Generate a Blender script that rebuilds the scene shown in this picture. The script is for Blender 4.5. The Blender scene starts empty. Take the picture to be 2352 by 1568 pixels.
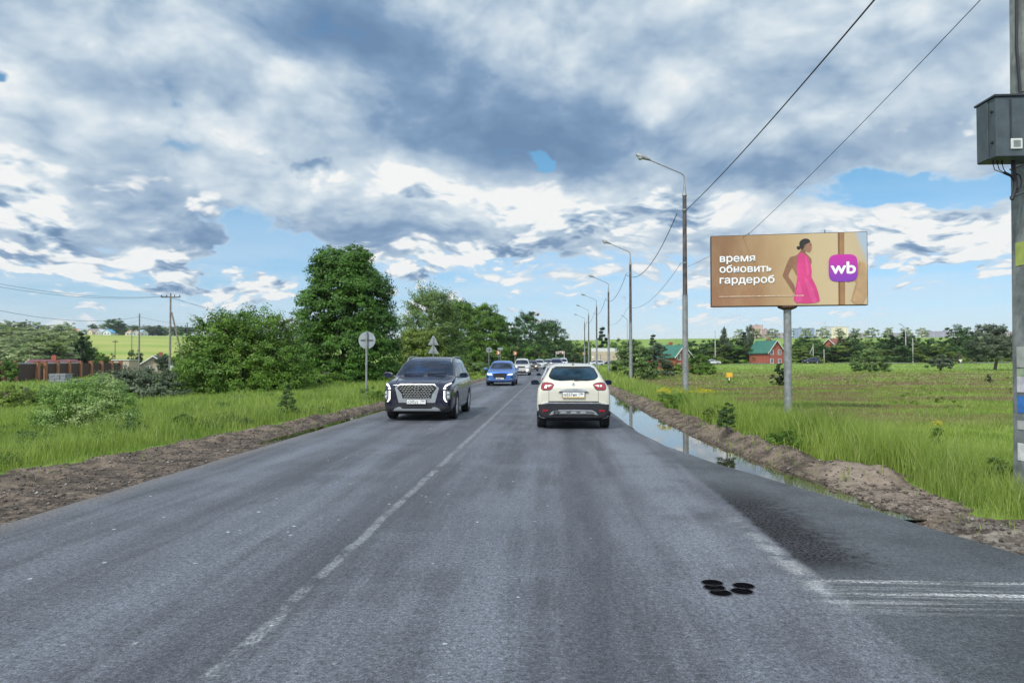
import bpy, bmesh, math, random
import numpy as np
from mathutils import Vector, Matrix
R = math.radians
scene = bpy.context.scene
C = scene.collection

# ------------------------------------------------------------------ camera
CAMH = 1.68
YAW, PITCH = math.atan(99/1700), math.atan(41/1700)
cam_data = bpy.data.cameras.new("camera")
cam = bpy.data.objects.new("camera", cam_data); C.objects.link(cam)
cam_data.sensor_width = 36.0
cam_data.lens = 36.0*1700/2352
cam_data.clip_start = 0.1; cam_data.clip_end = 12000
cam.location = (0, 0, CAMH)
cam.rotation_euler = (R(90)+PITCH, 0, YAW)
scene.camera = cam
CAMROT = cam.rotation_euler.to_matrix()
def pdir(px, py):
    """world direction of a point given on a 2352 x 1568 grid of the view"""
    return (CAMROT @ Vector(((px-1176)/1700, (784-py)/1700, -1.0))).normalized()
def at(px, py, Y):
    d = pdir(px, py)
    return Vector((0, 0, CAMH)) + d*(Y/d.y)

# ------------------------------------------------------------------ node expressions
class G:
    """a socket in a node tree; arithmetic on it adds math nodes"""
    def __init__(s, t, sock): s.t, s.s = t, sock
    def _m(s, op, *a, clamp=False):
        n = s.t.nodes.new('ShaderNodeMath'); n.operation = op; n.use_clamp = clamp
        for i, v in enumerate((s,)+a):
            if isinstance(v, G): s.t.links.new(v.s, n.inputs[i])
            else: n.inputs[i].default_value = v
        return G(s.t, n.outputs[0])
    def __add__(s, o): return s._m('ADD', o)
    __radd__ = __add__
    def __sub__(s, o): return s._m('SUBTRACT', o)
    def __rsub__(s, o): return (s*-1.0)+o
    def __mul__(s, o): return s._m('MULTIPLY', o)
    __rmul__ = __mul__
    def clamp(s): return s._m('ADD', 0.0, clamp=True)
    def pw(s, e): return s._m('POWER', e)
    def mx(s, e): return s._m('MAXIMUM', e)
    def mn(s, e): return s._m('MINIMUM', e)
    def abs(s): return s._m('ABSOLUTE')
    def sm(s, a, b, lo=0.0, hi=1.0):
        n = s.t.nodes.new('ShaderNodeMapRange'); n.interpolation_type = 'SMOOTHSTEP'
        s.t.links.new(s.s, n.inputs[0])
        if a > b: a, b, lo, hi = b, a, hi, lo
        for i, v in zip((1, 2, 3, 4), (a, b, lo, hi)): n.inputs[i].default_value = v
        return G(s.t, n.outputs[0])
def vmath(t, op, a, b=None, scale=None):
    n = t.nodes.new('ShaderNodeVectorMath'); n.operation = op
    for i, v in enumerate((a, b)):
        if v is None: continue
        if isinstance(v, G): t.links.new(v.s, n.inputs[i])
        else: n.inputs[i].default_value = v
    if scale is not None:
        if isinstance(scale, G): t.links.new(scale.s, n.inputs['Scale'])
        else: n.inputs['Scale'].default_value = scale
    return G(t, n.outputs['Value'] if op in ('LENGTH', 'DOT_PRODUCT', 'DISTANCE') else n.outputs[0])
def sepxyz(t, v):
    n = t.nodes.new('ShaderNodeSeparateXYZ'); t.links.new(v.s, n.inputs[0])
    return [G(t, o) for o in n.outputs]
def comb(t, x, y, z):
    n = t.nodes.new('ShaderNodeCombineXYZ')
    for i, v in enumerate((x, y, z)):
        if isinstance(v, G): t.links.new(v.s, n.inputs[i])
        else: n.inputs[i].default_value = v
    return G(t, n.outputs[0])
def noise(t, vec, scale, detail=4, rough=.55, dist=0, lac=2.0, color=False):
    n = t.nodes.new('ShaderNodeTexNoise')
    if vec is not None: t.links.new(vec.s, n.inputs['Vector'])
    for k, v in (('Scale', scale), ('Detail', detail), ('Roughness', rough), ('Distortion', dist), ('Lacunarity', lac)):
        n.inputs[k].default_value = v
    return G(t, n.outputs[1 if color else 0])
def voro(t, vec, scale, detail=0, feature='F1', smooth=.5, rand=1, rough=.5):
    n = t.nodes.new('ShaderNodeTexVoronoi'); n.feature = feature
    if vec is not None: t.links.new(vec.s, n.inputs['Vector'])
    n.inputs['Scale'].default_value = scale; n.inputs['Detail'].default_value = detail
    n.inputs['Roughness'].default_value = rough; n.inputs['Randomness'].default_value = rand
    if feature == 'SMOOTH_F1': n.inputs['Smoothness'].default_value = smooth
    return G(t, n.outputs['Distance']), G(t, n.outputs['Color'])
def ramp(t, f, stops, interp='LINEAR'):
    n = t.nodes.new('ShaderNodeValToRGB'); n.color_ramp.interpolation = interp
    e = n.color_ramp.elements
    while len(e) < len(stops): e.new(.5)
    for el, (p, c) in zip(e, stops): el.position = p; el.color = (c[0], c[1], c[2], 1)
    if isinstance(f, G): t.links.new(f.s, n.inputs[0])
    return G(t, n.outputs[0])
def mixc(t, f, a, b, mode='MIX'):
    n = t.nodes.new('ShaderNodeMix'); n.data_type = 'RGBA'; n.blend_type = mode
    n.clamp_factor = True
    for i, v in ((0, f), (6, a), (7, b)):
        if isinstance(v, G): t.links.new(v.s, n.inputs[i])
        elif i == 0: n.inputs[i].default_value = v
        else: n.inputs[i].default_value = (v[0], v[1], v[2], 1)
    return G(t, n.outputs[2])
def srgb(r, g, b):
    f = lambda c: (c/255/12.92) if c/255 <= .04045 else ((c/255+.055)/1.055)**2.4
    return (f(r), f(g), f(b))

# sky layout: soft ellipses (x, y, rx, ry, turn, weight) on a 2352 x 1568 grid of the view, turned into bearings below
COVER = [(590, 545, 130, 80, 10, -1.05), (700, 620, 200, 45, 5, -.5), (250, 690, 330, 55, 0, -.45), (2110, 440, 250, 48, 3, -1.15),
         (1226, 385, 34, 30, 40, -1.1), (120, 640, 300, 20, 0, -.5), (5, 185, 40, 30, 0, -1.2), (1300, 600, 330, 32, 0, -.35), (1000, 700, 300, 70, 0, -.3),
         (2100, 640, 300, 70, 0, -.35), (410, 610, 90, 40, 0, .5), (600, 670, 100, 40, 0, .5), (2100, 520, 220, 45, 0, .6),
         (1100, 490, 300, 60, 0, .5), (1500, 490, 250, 60, 0, .35), (80, 500, 200, 90, 0, .6), (900, 500, 260, 70, 0, .4), (1180, 570, 200, 20, 0, .35), (450, 545, 120, 22, 0, .6)]
BRIGHT = [(1080, 240, 420, 130, 20, -.40), (760, 60, 260, 130, 25, -.25), (1330, 330, 260, 70, 0, -.25), (1850, 360, 420, 50, -3, -.30), (1900, 180, 330, 60, -10, -.12),
          (220, 130, 330, 90, 5, -.10), (420, 480, 200, 50, 20, -.25), (430, 545, 130, 22, 0, -.25), (130, 590, 260, 28, 0, -.3), (830, 540, 260, 40, 5, -.3),
          (500, 310, 280, 70, 25, .16), (130, 290, 200, 70, 10, .14), (70, 470, 160, 70, 15, .2), (850, 410, 200, 55, 10, .14), (1100, 470, 250, 45, 5, .16),
          (1500, 480, 260, 60, 0, .16), (1650, 80, 350, 80, 0, .02), (2080, 500, 250, 50, 0, .2), (420, 610, 110, 40, 0, .2), (620, 680, 110, 40, 0, .2), (1400, 60, 260, 90, 0, -.06), (1180, 575, 220, 20, 0, .1)]
CLOUDRAMP = [(0.0, (.150, .255, .42)), (.3, (.225, .345, .52)), (.55, (.42, .54, .67)), (.78, (.67, .76, .83)), (1.0, (.93, .94, .93))]
RELIEF = .34
OVERHEAD = 1.75
SKYTINT = [(0, (1.05, 1.1, 1.4)), (.08, (.78, .98, 1.18)), (.25, (.64, 1.05, 1.12)), (.6, (.8, 1.0, 1.1))]
HEAPS = [(250, 230, 260, 40, 15, .6), (900, 470, 200, 40, 5, .5), (1250, 430, 120, 40, 0, .6), (60, 350, 120, 50, 0, .5), (200, 420, 160, 40, 15, .4), (1300, 560, 200, 20, 0, .5), (1850, 620, 200, 20, 0, .4), (480, 290, 300, 60, 25, .80), (130, 280, 220, 60, 10, .80), (60, 470, 170, 80, 20, 1.0), (320, 410, 90, 35, 0, .8), (480, 450, 80, 45, 50, .8), (820, 400, 260, 50, 8, .85), (700, 340, 80, 50, 30, .7),
         (1110, 455, 260, 50, 10, .85), (1330, 500, 200, 45, 0, .7), (1520, 480, 160, 60, 0, .75), (1720, 440, 200, 36, 0, .65), (2060, 510, 210, 50, 0, .75), (2250, 530, 150, 45, 0, .65), (1640, 510, 90, 30, 0, .6),
         (2170, 290, 130, 30, 0, .75), (400, 605, 90, 38, 0, .7), (600, 670, 110, 40, 0, .6), (390, 655, 110, 14, 0, .6), (1100, 575, 190, 22, 0, .7), (70, 620, 110, 14, 0, .7), (950, 640, 80, 30, 0, .6), (1000, 605, 170, 16, 0, .5), (1480, 690, 200, 20, 0, .3), (2100, 600, 200, 20, 0, .3),
         (1850, 105, 90, 45, 0, .75), (620, 550, 120, 60, 0, -1), (2110, 425, 250, 40, 0, -1)]

# ------------------------------------------------------------------ world: blue sky with clouds
world = bpy.data.worlds.new("World"); scene.world = world; world.use_nodes = True
T = world.node_tree; T.nodes.clear()
SUN_AZ, SUN_EL = R(-150), R(48)      # azimuth from +Y, positive to the right; the sun is behind and left of the viewer
sky = T.nodes.new('ShaderNodeTexSky'); sky.sky_type = 'NISHITA'; sky.sun_disc = False
sky.sun_elevation = SUN_EL; sky.sun_rotation = SUN_AZ
sky.air_density = 1.0; sky.dust_density = 0.6; sky.ozone_density = 2.0
tc = T.nodes.new('ShaderNodeTexCoord')
D = G(T, tc.outputs['Generated'])
dx, dy, dz = sepxyz(T, D)
az = dx._m('ARCTAN2', dy)            # 0 along the road, + to the right
el = dz._m('ARCSINE')
P2 = vmath(T, 'ADD', comb(T, az, el, 0.0), vmath(T, 'MULTIPLY', vmath(T, 'SUBTRACT', noise(T, vmath(T, 'MULTIPLY', D, (1, 1, 1.6)), 9, 4, .6, color=True), (.5, .5, .5)), (.13, .08, 0)))
def blobs(lst):
    """sum of soft ellipses (centre, radii on the 2352 grid, turn in degrees clockwise, weight) laid out over the sky by bearing and height"""
    acc = None
    for (px, py, rx, ry, rot, w) in lst:
        d = pdir(px, py); a0, e0 = math.atan2(d.x, d.y), math.asin(d.z)
        mp = T.nodes.new('ShaderNodeMapping'); mp.vector_type = 'TEXTURE'
        mp.inputs['Location'].default_value = (a0, e0, 0)
        mp.inputs['Rotation'].default_value = (0, 0, -R(rot))
        mp.inputs['Scale'].default_value = (rx/1700, ry/1700, 1)
        T.links.new(P2.s, mp.inputs['Vector'])
        g = vmath(T, 'LENGTH', G(T, mp.outputs[0])).sm(0, 1.5, w, 0)
        acc = g if acc is None else acc+g
    return acc
SUNSH = Vector((-.02, -.010, .042))   # step towards the light across the sky
hi = el.sm(.10, .30)
def cloudnoise(off):
    q = vmath(T, 'ADD', D, off)
    warp = vmath(T, 'SCALE', vmath(T, 'SUBTRACT', noise(T, q, 5, 3, .55, color=True), (.5, .5, .5)), scale=.10)
    q = vmath(T, 'ADD', q, warp)
    ql = vmath(T, 'MULTIPLY', q, (1, 1, 3.0)); qh = vmath(T, 'MULTIPLY', q, (1, 1, 1.7))
    nl = noise(T, ql, 8, 6, .56); nh = noise(T, qh, 3.8, 8, .58)
    vl, _ = voro(T, ql, 20, 2.5, 'F1', .3, rough=.55); vh, _ = voro(T, qh, 9, 3.5, 'F1', .3, rough=.55)
    lo = (nl-.5)*1.5+(.42-vl)*.75
    up = (nh-.5)*1.35+(.42-vh)*.75
    return lo+(up-lo)*hi
N0 = cloudnoise((0, 0, 0)); N1 = cloudnoise(SUNSH)
relief = (N0-N1)
big = noise(T, vmath(T, 'MULTIPLY', D, (1, 1, 2.2)), 5, 3, .5)-.5
# the grey deck
cover = el.sm(.02, .20, -.04, 1.10) + blobs(COVER)
dens = N0+cover
alpha = dens.sm(-.10, .28)
shade = (blobs(BRIGHT)*1.25 + relief*RELIEF + big*.30 + N0*.14 + .72).clamp()
deck = ramp(T, shade, CLOUDRAMP)
# white heaps with crisp tops in front of it
dens2 = N0*1.25 + blobs(HEAPS) + el.sm(.12, .27, .38, -.40)
alpha2 = dens2.sm(-.06, .28)
shade2 = (relief*1.9 + .86 - dens2.sm(.5, -.05)*-.0 + big*.35 - dens2.sm(.15, .9)*.08 + dens2.sm(.12, .0)*.12).clamp()
heaps = ramp(T, shade2, CLOUDRAMP)
cloudcol = mixc(T, alpha2, deck, heaps)
alpha = alpha.mx(alpha2)
# thin bright veil low in the sky
veil = el.sm(.30, .04)*(noise(T, vmath(T, 'MULTIPLY', D, (1, 1, 7)), 5, 4, .6).sm(.30, .62)*.42+.06)
cloudcol = mixc(T, alpha.mx(el.sm(.16, .26)), (.70, .82, .93), cloudcol)
alpha = alpha+(alpha*-1.0+1.0)*veil
# above and behind the view unseen cloud is made brighter, added for soft light
over = el.sm(.55, 1.1).mx(dy.sm(.35, -.4))
cloudcol = mixc(T, over, cloudcol, vmath(T, 'SCALE', cloudcol, scale=OVERHEAD))
bg1 = T.nodes.new('ShaderNodeBackground'); bg1.inputs[1].default_value = .12
skyc = mixc(T, 1.0, G(T, sky.outputs[0]), ramp(T, el, SKYTINT), 'MULTIPLY')
T.links.new(skyc.s, bg1.inputs[0])
bg2 = T.nodes.new('ShaderNodeBackground'); bg2.inputs[1].default_value = 1.0
T.links.new(cloudcol.s, bg2.inputs[0])
hz = el.sm(.0, .07)                  # clouds thin out into the bright air at the horizon
mixs = T.nodes.new('ShaderNodeMixShader')
T.links.new((alpha*hz.mx(.45)).s, mixs.inputs[0])
T.links.new(bg1.outputs[0], mixs.inputs[1]); T.links.new(bg2.outputs[0], mixs.inputs[2])
wo = T.nodes.new('ShaderNodeOutputWorld'); T.links.new(mixs.outputs[0], wo.inputs[0])
world.cycles.sampling_method = 'MANUAL'; world.cycles.sample_map_resolution = 512

sd = bpy.data.lights.new("sun", 'SUN'); sd.energy = 3.4; sd.angle = R(5); sd.color = (1, .95, .86)
so = bpy.data.objects.new("sun", sd); C.objects.link(so)
sdir = Vector((math.sin(SUN_AZ)*math.cos(SUN_EL), math.cos(SUN_AZ)*math.cos(SUN_EL), math.sin(SUN_EL)))
so.rotation_euler = (-sdir).to_track_quat('-Z', 'Y').to_euler(); so.location = sdir*50

vs = scene.view_settings
vs.view_transform = 'Standard'; vs.look = 'None'; vs.exposure = 0.0; vs.gamma = 1.0; vs.use_curve_mapping = False
scene.render.engine = 'CYCLES'
scene.cycles.max_bounces = 6; scene.cycles.diffuse_bounces = 3; scene.cycles.glossy_bounces = 3
scene.cycles.transparent_max_bounces = 12; scene.cycles.transmission_bounces = 4
scene.cycles.use_denoising = True

# ------------------------------------------------------------------ helpers
RNG = np.random.default_rng(7); random.seed(7)
MATS = {}
def newmat(name):
    m = bpy.data.materials.new(name); m.use_nodes = True; MATS[name] = m
    t = m.node_tree; p = t.nodes['Principled BSDF']
    return m, t, p
def setc(t, p, col, key='Base Color'):
    if isinstance(col, G): t.links.new(col.s, p.inputs[key])
    else: p.inputs[key].default_value = (col[0], col[1], col[2], 1)
def objco(t):
    n = t.nodes.new('ShaderNodeTexCoord'); return G(t, n.outputs['Object'])
def worldco(t):
    n = t.nodes.new('ShaderNodeNewGeometry'); return G(t, n.outputs['Position'])
def bump(t, p, h, strength=.3, dist=.02):
    n = t.nodes.new('ShaderNodeBump'); n.inputs['Strength'].default_value = strength; n.inputs['Distance'].default_value = dist
    t.links.new(h.s, n.inputs['Height']); t.links.new(n.outputs[0], p.inputs['Normal'])
def mat(name, col, rough=.6, metal=0, var=.25, scale=6, bmp=0, spec=.5, coat=0, emit=None, es=1, stain=None):
    """a painted / worn surface: base colour broken up by noise of its own"""
    if name in MATS: return MATS[name]
    m, t, p = newmat(name)
    co = objco(t)
    n = noise(t, co, scale, 5, .6)
    c1 = tuple(c*(1-var) for c in col); c2 = tuple(min(1, c*(1+var)) for c in col)
    cc = mixc(t, n.sm(.3, .7), c1, c2)
    if stain:
        s = noise(t, vmath(t, 'MULTIPLY', co, (1, 1, .3)), scale*.7, 4, .65).sm(.52, .68)
        cc = mixc(t, s*stain[1], cc, stain[0])
    setc(t, p, cc)
    r = (n*.25+(rough-.12)).clamp(); t.links.new(r.s, p.inputs['Roughness'])
    p.inputs['Metallic'].default_value = metal; p.inputs['Specular IOR Level'].default_value = spec
    p.inputs['Coat Weight'].default_value = coat; p.inputs['Coat Roughness'].default_value = .06
    if bmp: bump(t, p, noise(t, co, scale*6, 4, .6), bmp, .01)
    if emit: setc(t, p, emit, 'Emission Color'); p.inputs['Emission Strength'].default_value = es
    return m

class MB:
    """collects shapes and links them as ONE mesh object"""
    def __init__(s): s.v, s.f, s.m = [], [], []
    def add(s, vs, fs, mi=0):
        o = len(s.v); s.v += [tuple(v) for v in vs]; s.f += [[o+i for i in f] for f in fs]; s.m += [mi]*len(fs)
        return s
    def box(s, c, d, mi=0, rz=0, taper=1):
        hx, hy, hz = d[0]/2, d[1]/2, d[2]/2; cs, sn = math.cos(rz), math.sin(rz); vs = []
        for z in (-1, 1):
            k = taper if z > 0 else 1
            for x, y in ((-1, -1), (1, -1), (1, 1), (-1, 1)):
                X, Y = x*hx*k, y*hy*k; vs.append((c[0]+X*cs-Y*sn, c[1]+X*sn+Y*cs, c[2]+z*hz))
        return s.add(vs, [(3, 2, 1, 0), (4, 5, 6, 7), (0, 1, 5, 4), (1, 2, 6, 5), (2, 3, 7, 6), (3, 0, 4, 7)], mi)
    def tube(s, pts, rad, n=8, mi=0, cap=True):
        pts = [Vector(p) for p in pts]; N = len(pts)
        rads = rad if isinstance(rad, (list, tuple)) else [rad]*N
        vs = []; up = None
        for i, p in enumerate(pts):
            t = (pts[min(i+1, N-1)]-pts[max(i-1, 0)]).normalized()
            if up is None: up = Vector((1, 0, 0)) if abs(t.x) < .9 else Vector((0, 1, 0))
            a = (up-t*up.dot(t)).normalized(); b = t.cross(a); up = a
            for k in range(n):
                an = 2*math.pi*k/n; vs.append(p+a*math.cos(an)*rads[i]+b*math.sin(an)*rads[i])
        fs = [(i*n+k, i*n+(k+1) % n, (i+1)*n+(k+1) % n, (i+1)*n+k) for i in range(N-1) for k in range(n)]
        if cap: fs += [tuple(range(n-1, -1, -1)), tuple((N-1)*n+k for k in range(n))]
        return s.add(vs, fs, mi)
    def cyl(s, c, r, h, n=16, axis='z', mi=0, r2=None):
        c = Vector(c); d = {'x': Vector((1, 0, 0)), 'y': Vector((0, 1, 0)), 'z': Vector((0, 0, 1))}[axis]*h/2
        return s.tube([c-d, c+d], [r, r if r2 is None else r2], n, mi)
    def prism(s, poly, y0, y1, mi=0, f=lambda x, y, z: (x, y, z)):
        """outline in x,z given anticlockwise seen from -y, with depth y0..y1"""
        n = len(poly)
        vs = [f(x, y0, z) for x, z in poly]+[f(x, y1, z) for x, z in poly]
        fs = [tuple(range(n)), tuple(range(2*n-1, n-1, -1))]+[(i, i+n, (i+1) % n+n, (i+1) % n) for i in range(n)]
        return s.add(vs, fs, mi)
    def lathe(s, prof, c=(0, 0, 0), n=16, axis='z', mi=0):
        vs = []
        for r, h in prof:
            for k in range(n):
                a = 2*math.pi*k/n; u, w = r*math.cos(a), r*math.sin(a)
                vs.append({'z': (c[0]+u, c[1]+w, c[2]+h), 'x': (c[0]+h, c[1]+u, c[2]+w), 'y': (c[0]+u, c[1]+h, c[2]+w)}[axis])
        fs = [(i*n+k, i*n+(k+1) % n, (i+1)*n+(k+1) % n, (i+1)*n+k) for i in range(len(prof)-1) for k in range(n)]
        return s.add(vs, fs, mi)
    def build(s, name, mats, parent=None, smooth=False, bevel=0, loc=None, fix=True):
        me = bpy.data.meshes.new(name); me.from_pydata(s.v, [], s.f)
        for m in (mats if isinstance(mats, (list, tuple)) else [mats]): me.materials.append(m)
        me.polygons.foreach_set('material_index', s.m)
        if fix:
            bm = bmesh.new(); bm.from_mesh(me); bmesh.ops.recalc_face_normals(bm, faces=bm.faces); bm.to_mesh(me); bm.free()
        if smooth:
            me.polygons.foreach_set('use_smooth', [True]*len(me.polygons))
            try: me.set_sharp_from_angle(angle=R(38))
            except Exception: pass
        o = bpy.data.objects.new(name, me); C.objects.link(o)
        if parent: o.parent = parent
        if loc is not None: o.location = loc
        if bevel:
            b = o.modifiers.new('bevel', 'BEVEL'); b.width = bevel; b.segments = 2; b.limit_method = 'ANGLE'
        return o
def tag(o, label=None, cat=None, group=None, kind=None):
    if label: o['label'] = label
    if cat: o['category'] = cat
    if group: o['group'] = group
    if kind: o['kind'] = kind
    return o
def empty(name, loc, label, cat, group=None, rz=0):
    o = bpy.data.objects.new(name, None); C.objects.link(o); o.location = loc; o.rotation_euler = (0, 0, rz); o.empty_display_size = .2
    return tag(o, label, cat, group)
def copy_tree(o, loc=None, rz=None, label=None, scale=None, group=None, parent=None):
    c = o.copy(); C.objects.link(c)
    if parent: c.parent = parent
    for ch in o.children: copy_tree(ch, parent=c)
    if loc is not None: c.location = loc
    if rz is not None: c.rotation_euler = (0, 0, rz)
    if scale is not None: c.scale = scale if isinstance(scale, tuple) else (scale,)*3
    if label: c['label'] = label
    if group: c['group'] = group
    return c
def npmesh(name, verts, faces, mats, parent=None, attrs=None, smooth=False, k=None):
    """fast mesh from arrays; faces is (n,k)"""
    me = bpy.data.meshes.new(name); k = faces.shape[1]; nf = len(faces)
    me.vertices.add(len(verts)); me.vertices.foreach_set('co', np.ascontiguousarray(verts, dtype=np.float32).ravel())
    me.loops.add(nf*k); me.loops.foreach_set('vertex_index', np.ascontiguousarray(faces, dtype=np.int32).ravel())
    me.polygons.add(nf); me.polygons.foreach_set('loop_start', np.arange(0, nf*k, k, dtype=np.int32))
    if smooth: me.polygons.foreach_set('use_smooth', np.ones(nf, dtype=bool))
    for m in (mats if isinstance(mats, (list, tuple)) else [mats]): me.materials.append(m)
    for an, arr in (attrs or {}).items():
        a = me.attributes.new(an, 'FLOAT', 'POINT'); a.data.foreach_set('value', np.ascontiguousarray(arr, dtype=np.float32))
    me.update(calc_edges=True)
    o = bpy.data.objects.new(name, me); C.objects.link(o)
    if parent: o.parent = parent
    return o
def text_mesh(txt, size, bold=0.0, extrude=.002, squeeze=1.0, align='LEFT', spacing=1.0):
    """mesh data of a line of lettering, in its x,y plane"""
    cu = bpy.data.curves.new('lettering', 'FONT'); cu.body = txt; cu.size = size; cu.offset = bold; cu.extrude = extrude
    cu.align_x = align; cu.space_character = spacing; cu.resolution_u = 3
    ob = bpy.data.objects.new('lettering', cu); C.objects.link(ob)
    bpy.context.view_layer.update()
    me = bpy.data.meshes.new_from_object(ob.evaluated_get(bpy.context.evaluated_depsgraph_get()))
    bpy.data.objects.remove(ob); bpy.data.curves.remove(cu)
    if squeeze != 1:
        for v in me.vertices: v.co.x *= squeeze
    return me
def lettering(name, txt, size, m, parent, loc, rot=(R(90), 0, 0), **kw):
    me = text_mesh(txt, size, **kw); me.materials.clear(); me.materials.append(m)
    o = bpy.data.objects.new(name, me); C.objects.link(o); o.parent = parent; o.location = loc; o.rotation_euler = rot
    return o
# value noise for arrays
def vnoise(x, y, s, seed=0):
    r = np.random.default_rng(seed).random((256, 256))
    X, Y = x/s, y/s; xi, yi = np.floor(X).astype(int), np.floor(Y).astype(int)
    fx, fy = X-xi, Y-yi; fx = fx*fx*(3-2*fx); fy = fy*fy*(3-2*fy)
    g = lambda a, b: r[a & 255, b & 255]
    return (g(xi, yi)*(1-fx)+g(xi+1, yi)*fx)*(1-fy)+(g(xi, yi+1)*(1-fx)+g(xi+1, yi+1)*fx)*fy
def sstep(a, b, x):
    t = np.clip((x-a)/(b-a), 0, 1); return t*t*(3-2*t)

# ------------------------------------------------------------------ the lie of the land
def bend(y):          # the road runs straight, then swings to the right
    y = np.asarray(y, dtype=float); d = np.maximum(y-105, 0); return d*d/(2*260)
LE = -5.62
def xl(y): return LE+bend(y)
def xr(y):
    y = np.asarray(y, dtype=float)
    return np.interp(y, [-60, 4.3, 4.6, 4.9, 5.2, 5.6, 6.42, 7.93, 9.2, 10.6, 12.15, 14.5, 17.3, 24, 1000],
                     [60, 60, 22, 11, 7.2, 5.2, 4.07, 3.66, 3.39, 3.02, 2.6, 2.15, 1.9, 1.78, 1.78])+bend(y)
def toe(y):           # foot of the spoil bank on the right
    y = np.asarray(y, dtype=float)
    return np.interp(y, [0, 5, 7.5, 8.65, 10.66, 12.3, 17.2, 34.8, 60, 100, 1000], [80, 30, 4.2, 3.80, 3.70, 3.46, 3.06, 2.74, 2.5, 2.35, 2.3])+bend(y)
def vergeL(y):        # outer edge of the bare soil on the left
    y = np.asarray(y, dtype=float)
    return np.interp(y, [0, 10.6, 15, 20.4, 28.6, 60, 200], [-8.3, -8.0, -7.5, -7.0, -6.7, -6.5, -6.4])+bend(y)
WATER = -.035
def land(x, y):
    """height and bare-soil share of the ground"""
    x = np.asarray(x, dtype=float); y = np.asarray(y, dtype=float)
    r = np.hypot(x, y)
    z = np.zeros_like(x+y)
    n1 = vnoise(x, y, 1.3, 1)-.5; n2 = vnoise(x, y, .35, 2)-.5; n3 = vnoise(x, y, 9, 3)-.5; n4 = vnoise(x, y, .12, 4)-.5
    # left side falls away
    L = xl(y)-x
    z -= sstep(3, 30, L)*1.05
    # right field a little lower
    Rr = x-toe(y)
    fld = sstep(1.4, 5, Rr)*(1-sstep(150, 200, y))
    z -= .42*fld
    z += .5*sstep(150, 205, y)*sstep(30, 60, x)
    z += n3*.25*sstep(4, 10, np.maximum(L, Rr))*sstep(10, 40, r)
    # far land rises
    lf = sstep(-.35, -.50, x/np.maximum(y, 1))
    z += sstep(190, 900, r)*(24+lf*2)+sstep(190, 560, r)*lf*3*(1-sstep(560, 900, r))+sstep(900, 1600, r)*18
    z += (vnoise(x, y, 170, 8)-.5)*sstep(300, 700, r)*4
    # right bank
    fade = sstep(6.6, 8.2, y)*(1-sstep(75, 110, y))
    b = np.clip(1-np.abs((Rr-.50)/.52), 0, 1); b = b*b*(3-2*b)
    bh = np.interp(y, [6, 10.0, 11.0, 12, 30, 100], [0, .01, .11, .15, .15, .09])
    n5 = vnoise(x, y, .22, 14)-.5; n6 = vnoise(x, y, .6, 15)-.5
    lump = (1+n1*.35+n6*.6+n2*.7+n5*.5)
    z += b*bh*fade*lump
    # mound where the bank ends
    z += .11*np.exp(-(((x-4.5)/.5)**2+((y-10.75)/.32)**2))*(1+n2*1.2+n5)
    # ditch holding the puddle
    dz = np.clip((x-xr(y))/.12, 0, 1)*np.clip((toe(y)-x)/.12+.3, 0, 1)*fade
    z -= .11*np.clip(dz, 0, 1)
    # left spoil
    v = xl(y)-vergeL(y); tL = np.clip(L/np.maximum(v, .1), 0, 2)
    z += np.exp(-((tL-.72)/.2)**2)*.065*(1+n1*.5+n6*1.4+n2*1.4)*(1-sstep(60, 110, y))
    pl = sstep(14.2, 16.5, y)*(1-sstep(29, 33, y))
    z -= .10*pl*np.clip(L/.1, 0, 1)*(1-sstep(.35, .6, L/ (1.0)))
    bare = np.zeros_like(z)
    bare = np.maximum(bare, ((L > -1) & (tL < 1.0+n1*.25+n2*.15)).astype(float))
    bare = np.maximum(bare, ((Rr < .92+n1*.25+n2*.2) & (x > xr(y)-1) & (y > 8.4)).astype(float))
    apron = (x > 0) & (y > -20) & (y < 10.9) & (x < 4.62+n1*.35+n6*.3)
    apron |= (x > 0) & (y < 8.15+n6*.4)
    bare = np.maximum(bare, apron.astype(float))
    bare = np.maximum(bare, (np.exp(-(((x-4.45)/.7)**2+((y-10.85)/.42)**2)) > .4).astype(float))
    near = sstep(60, 20, r) if False else (1-sstep(20, 60, r))
    z += (n2*.035+n4*.03+n5*.03)*bare*near
    road = (x > xl(y)-.02) & (x < xr(y)+.02)
    under = (x > xl(y)+.03) & (x < xr(y)-.05) & (y < 500)
    z = np.where(under, -.09+np.minimum(z, 0)*0, z)
    # keep the soil next to the asphalt level with it
    edge = (1-sstep(.0, .35, np.where(x < -1.8+bend(y), L, x-xr(y))))
    wet = np.maximum(np.clip(dz, 0, 1), pl)
    z = np.where(~under, z*(1-edge*(1-wet))+(-.012)*edge*(1-wet), z)
    return z, bare
def ground_z(x, y): return float(land(np.array([float(x)]), np.array([float(y)]))[0][0])
def axis(*seg):
    out = []
    for a, b, s in seg: out += list(np.arange(a, b, s))
    return out
def geo(a, b, n, s0):
    """points from a to b, steps growing from s0"""
    k = np.arange(1, n+1)/n; L_ = b-a; sg = np.sign(L_)
    e = np.linspace(0, 1, n+1)[1:]; q = (np.exp(e*6)-1)/(math.exp(6)-1)
    return a+sg*np.maximum(np.cumsum(np.full(n, s0)), q*abs(L_))
gx = np.concatenate([geo(-9.5, -2600, 95, .3)[::-1], np.arange(-9.5, 8.0, .09), geo(8.0, 2600, 95, .25)])
gy = np.concatenate([np.array([-60, -30, -12, -3, 0, 2]), np.arange(3, 22, .11), np.arange(22, 45, .25), geo(45, 2600, 130, .5)])
X_, Y_ = np.meshgrid(gx, gy)
Z_, B_ = land(X_, Y_)
nx, ny = len(gx), len(gy)
idx = np.arange(nx*ny).reshape(ny, nx)
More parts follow.
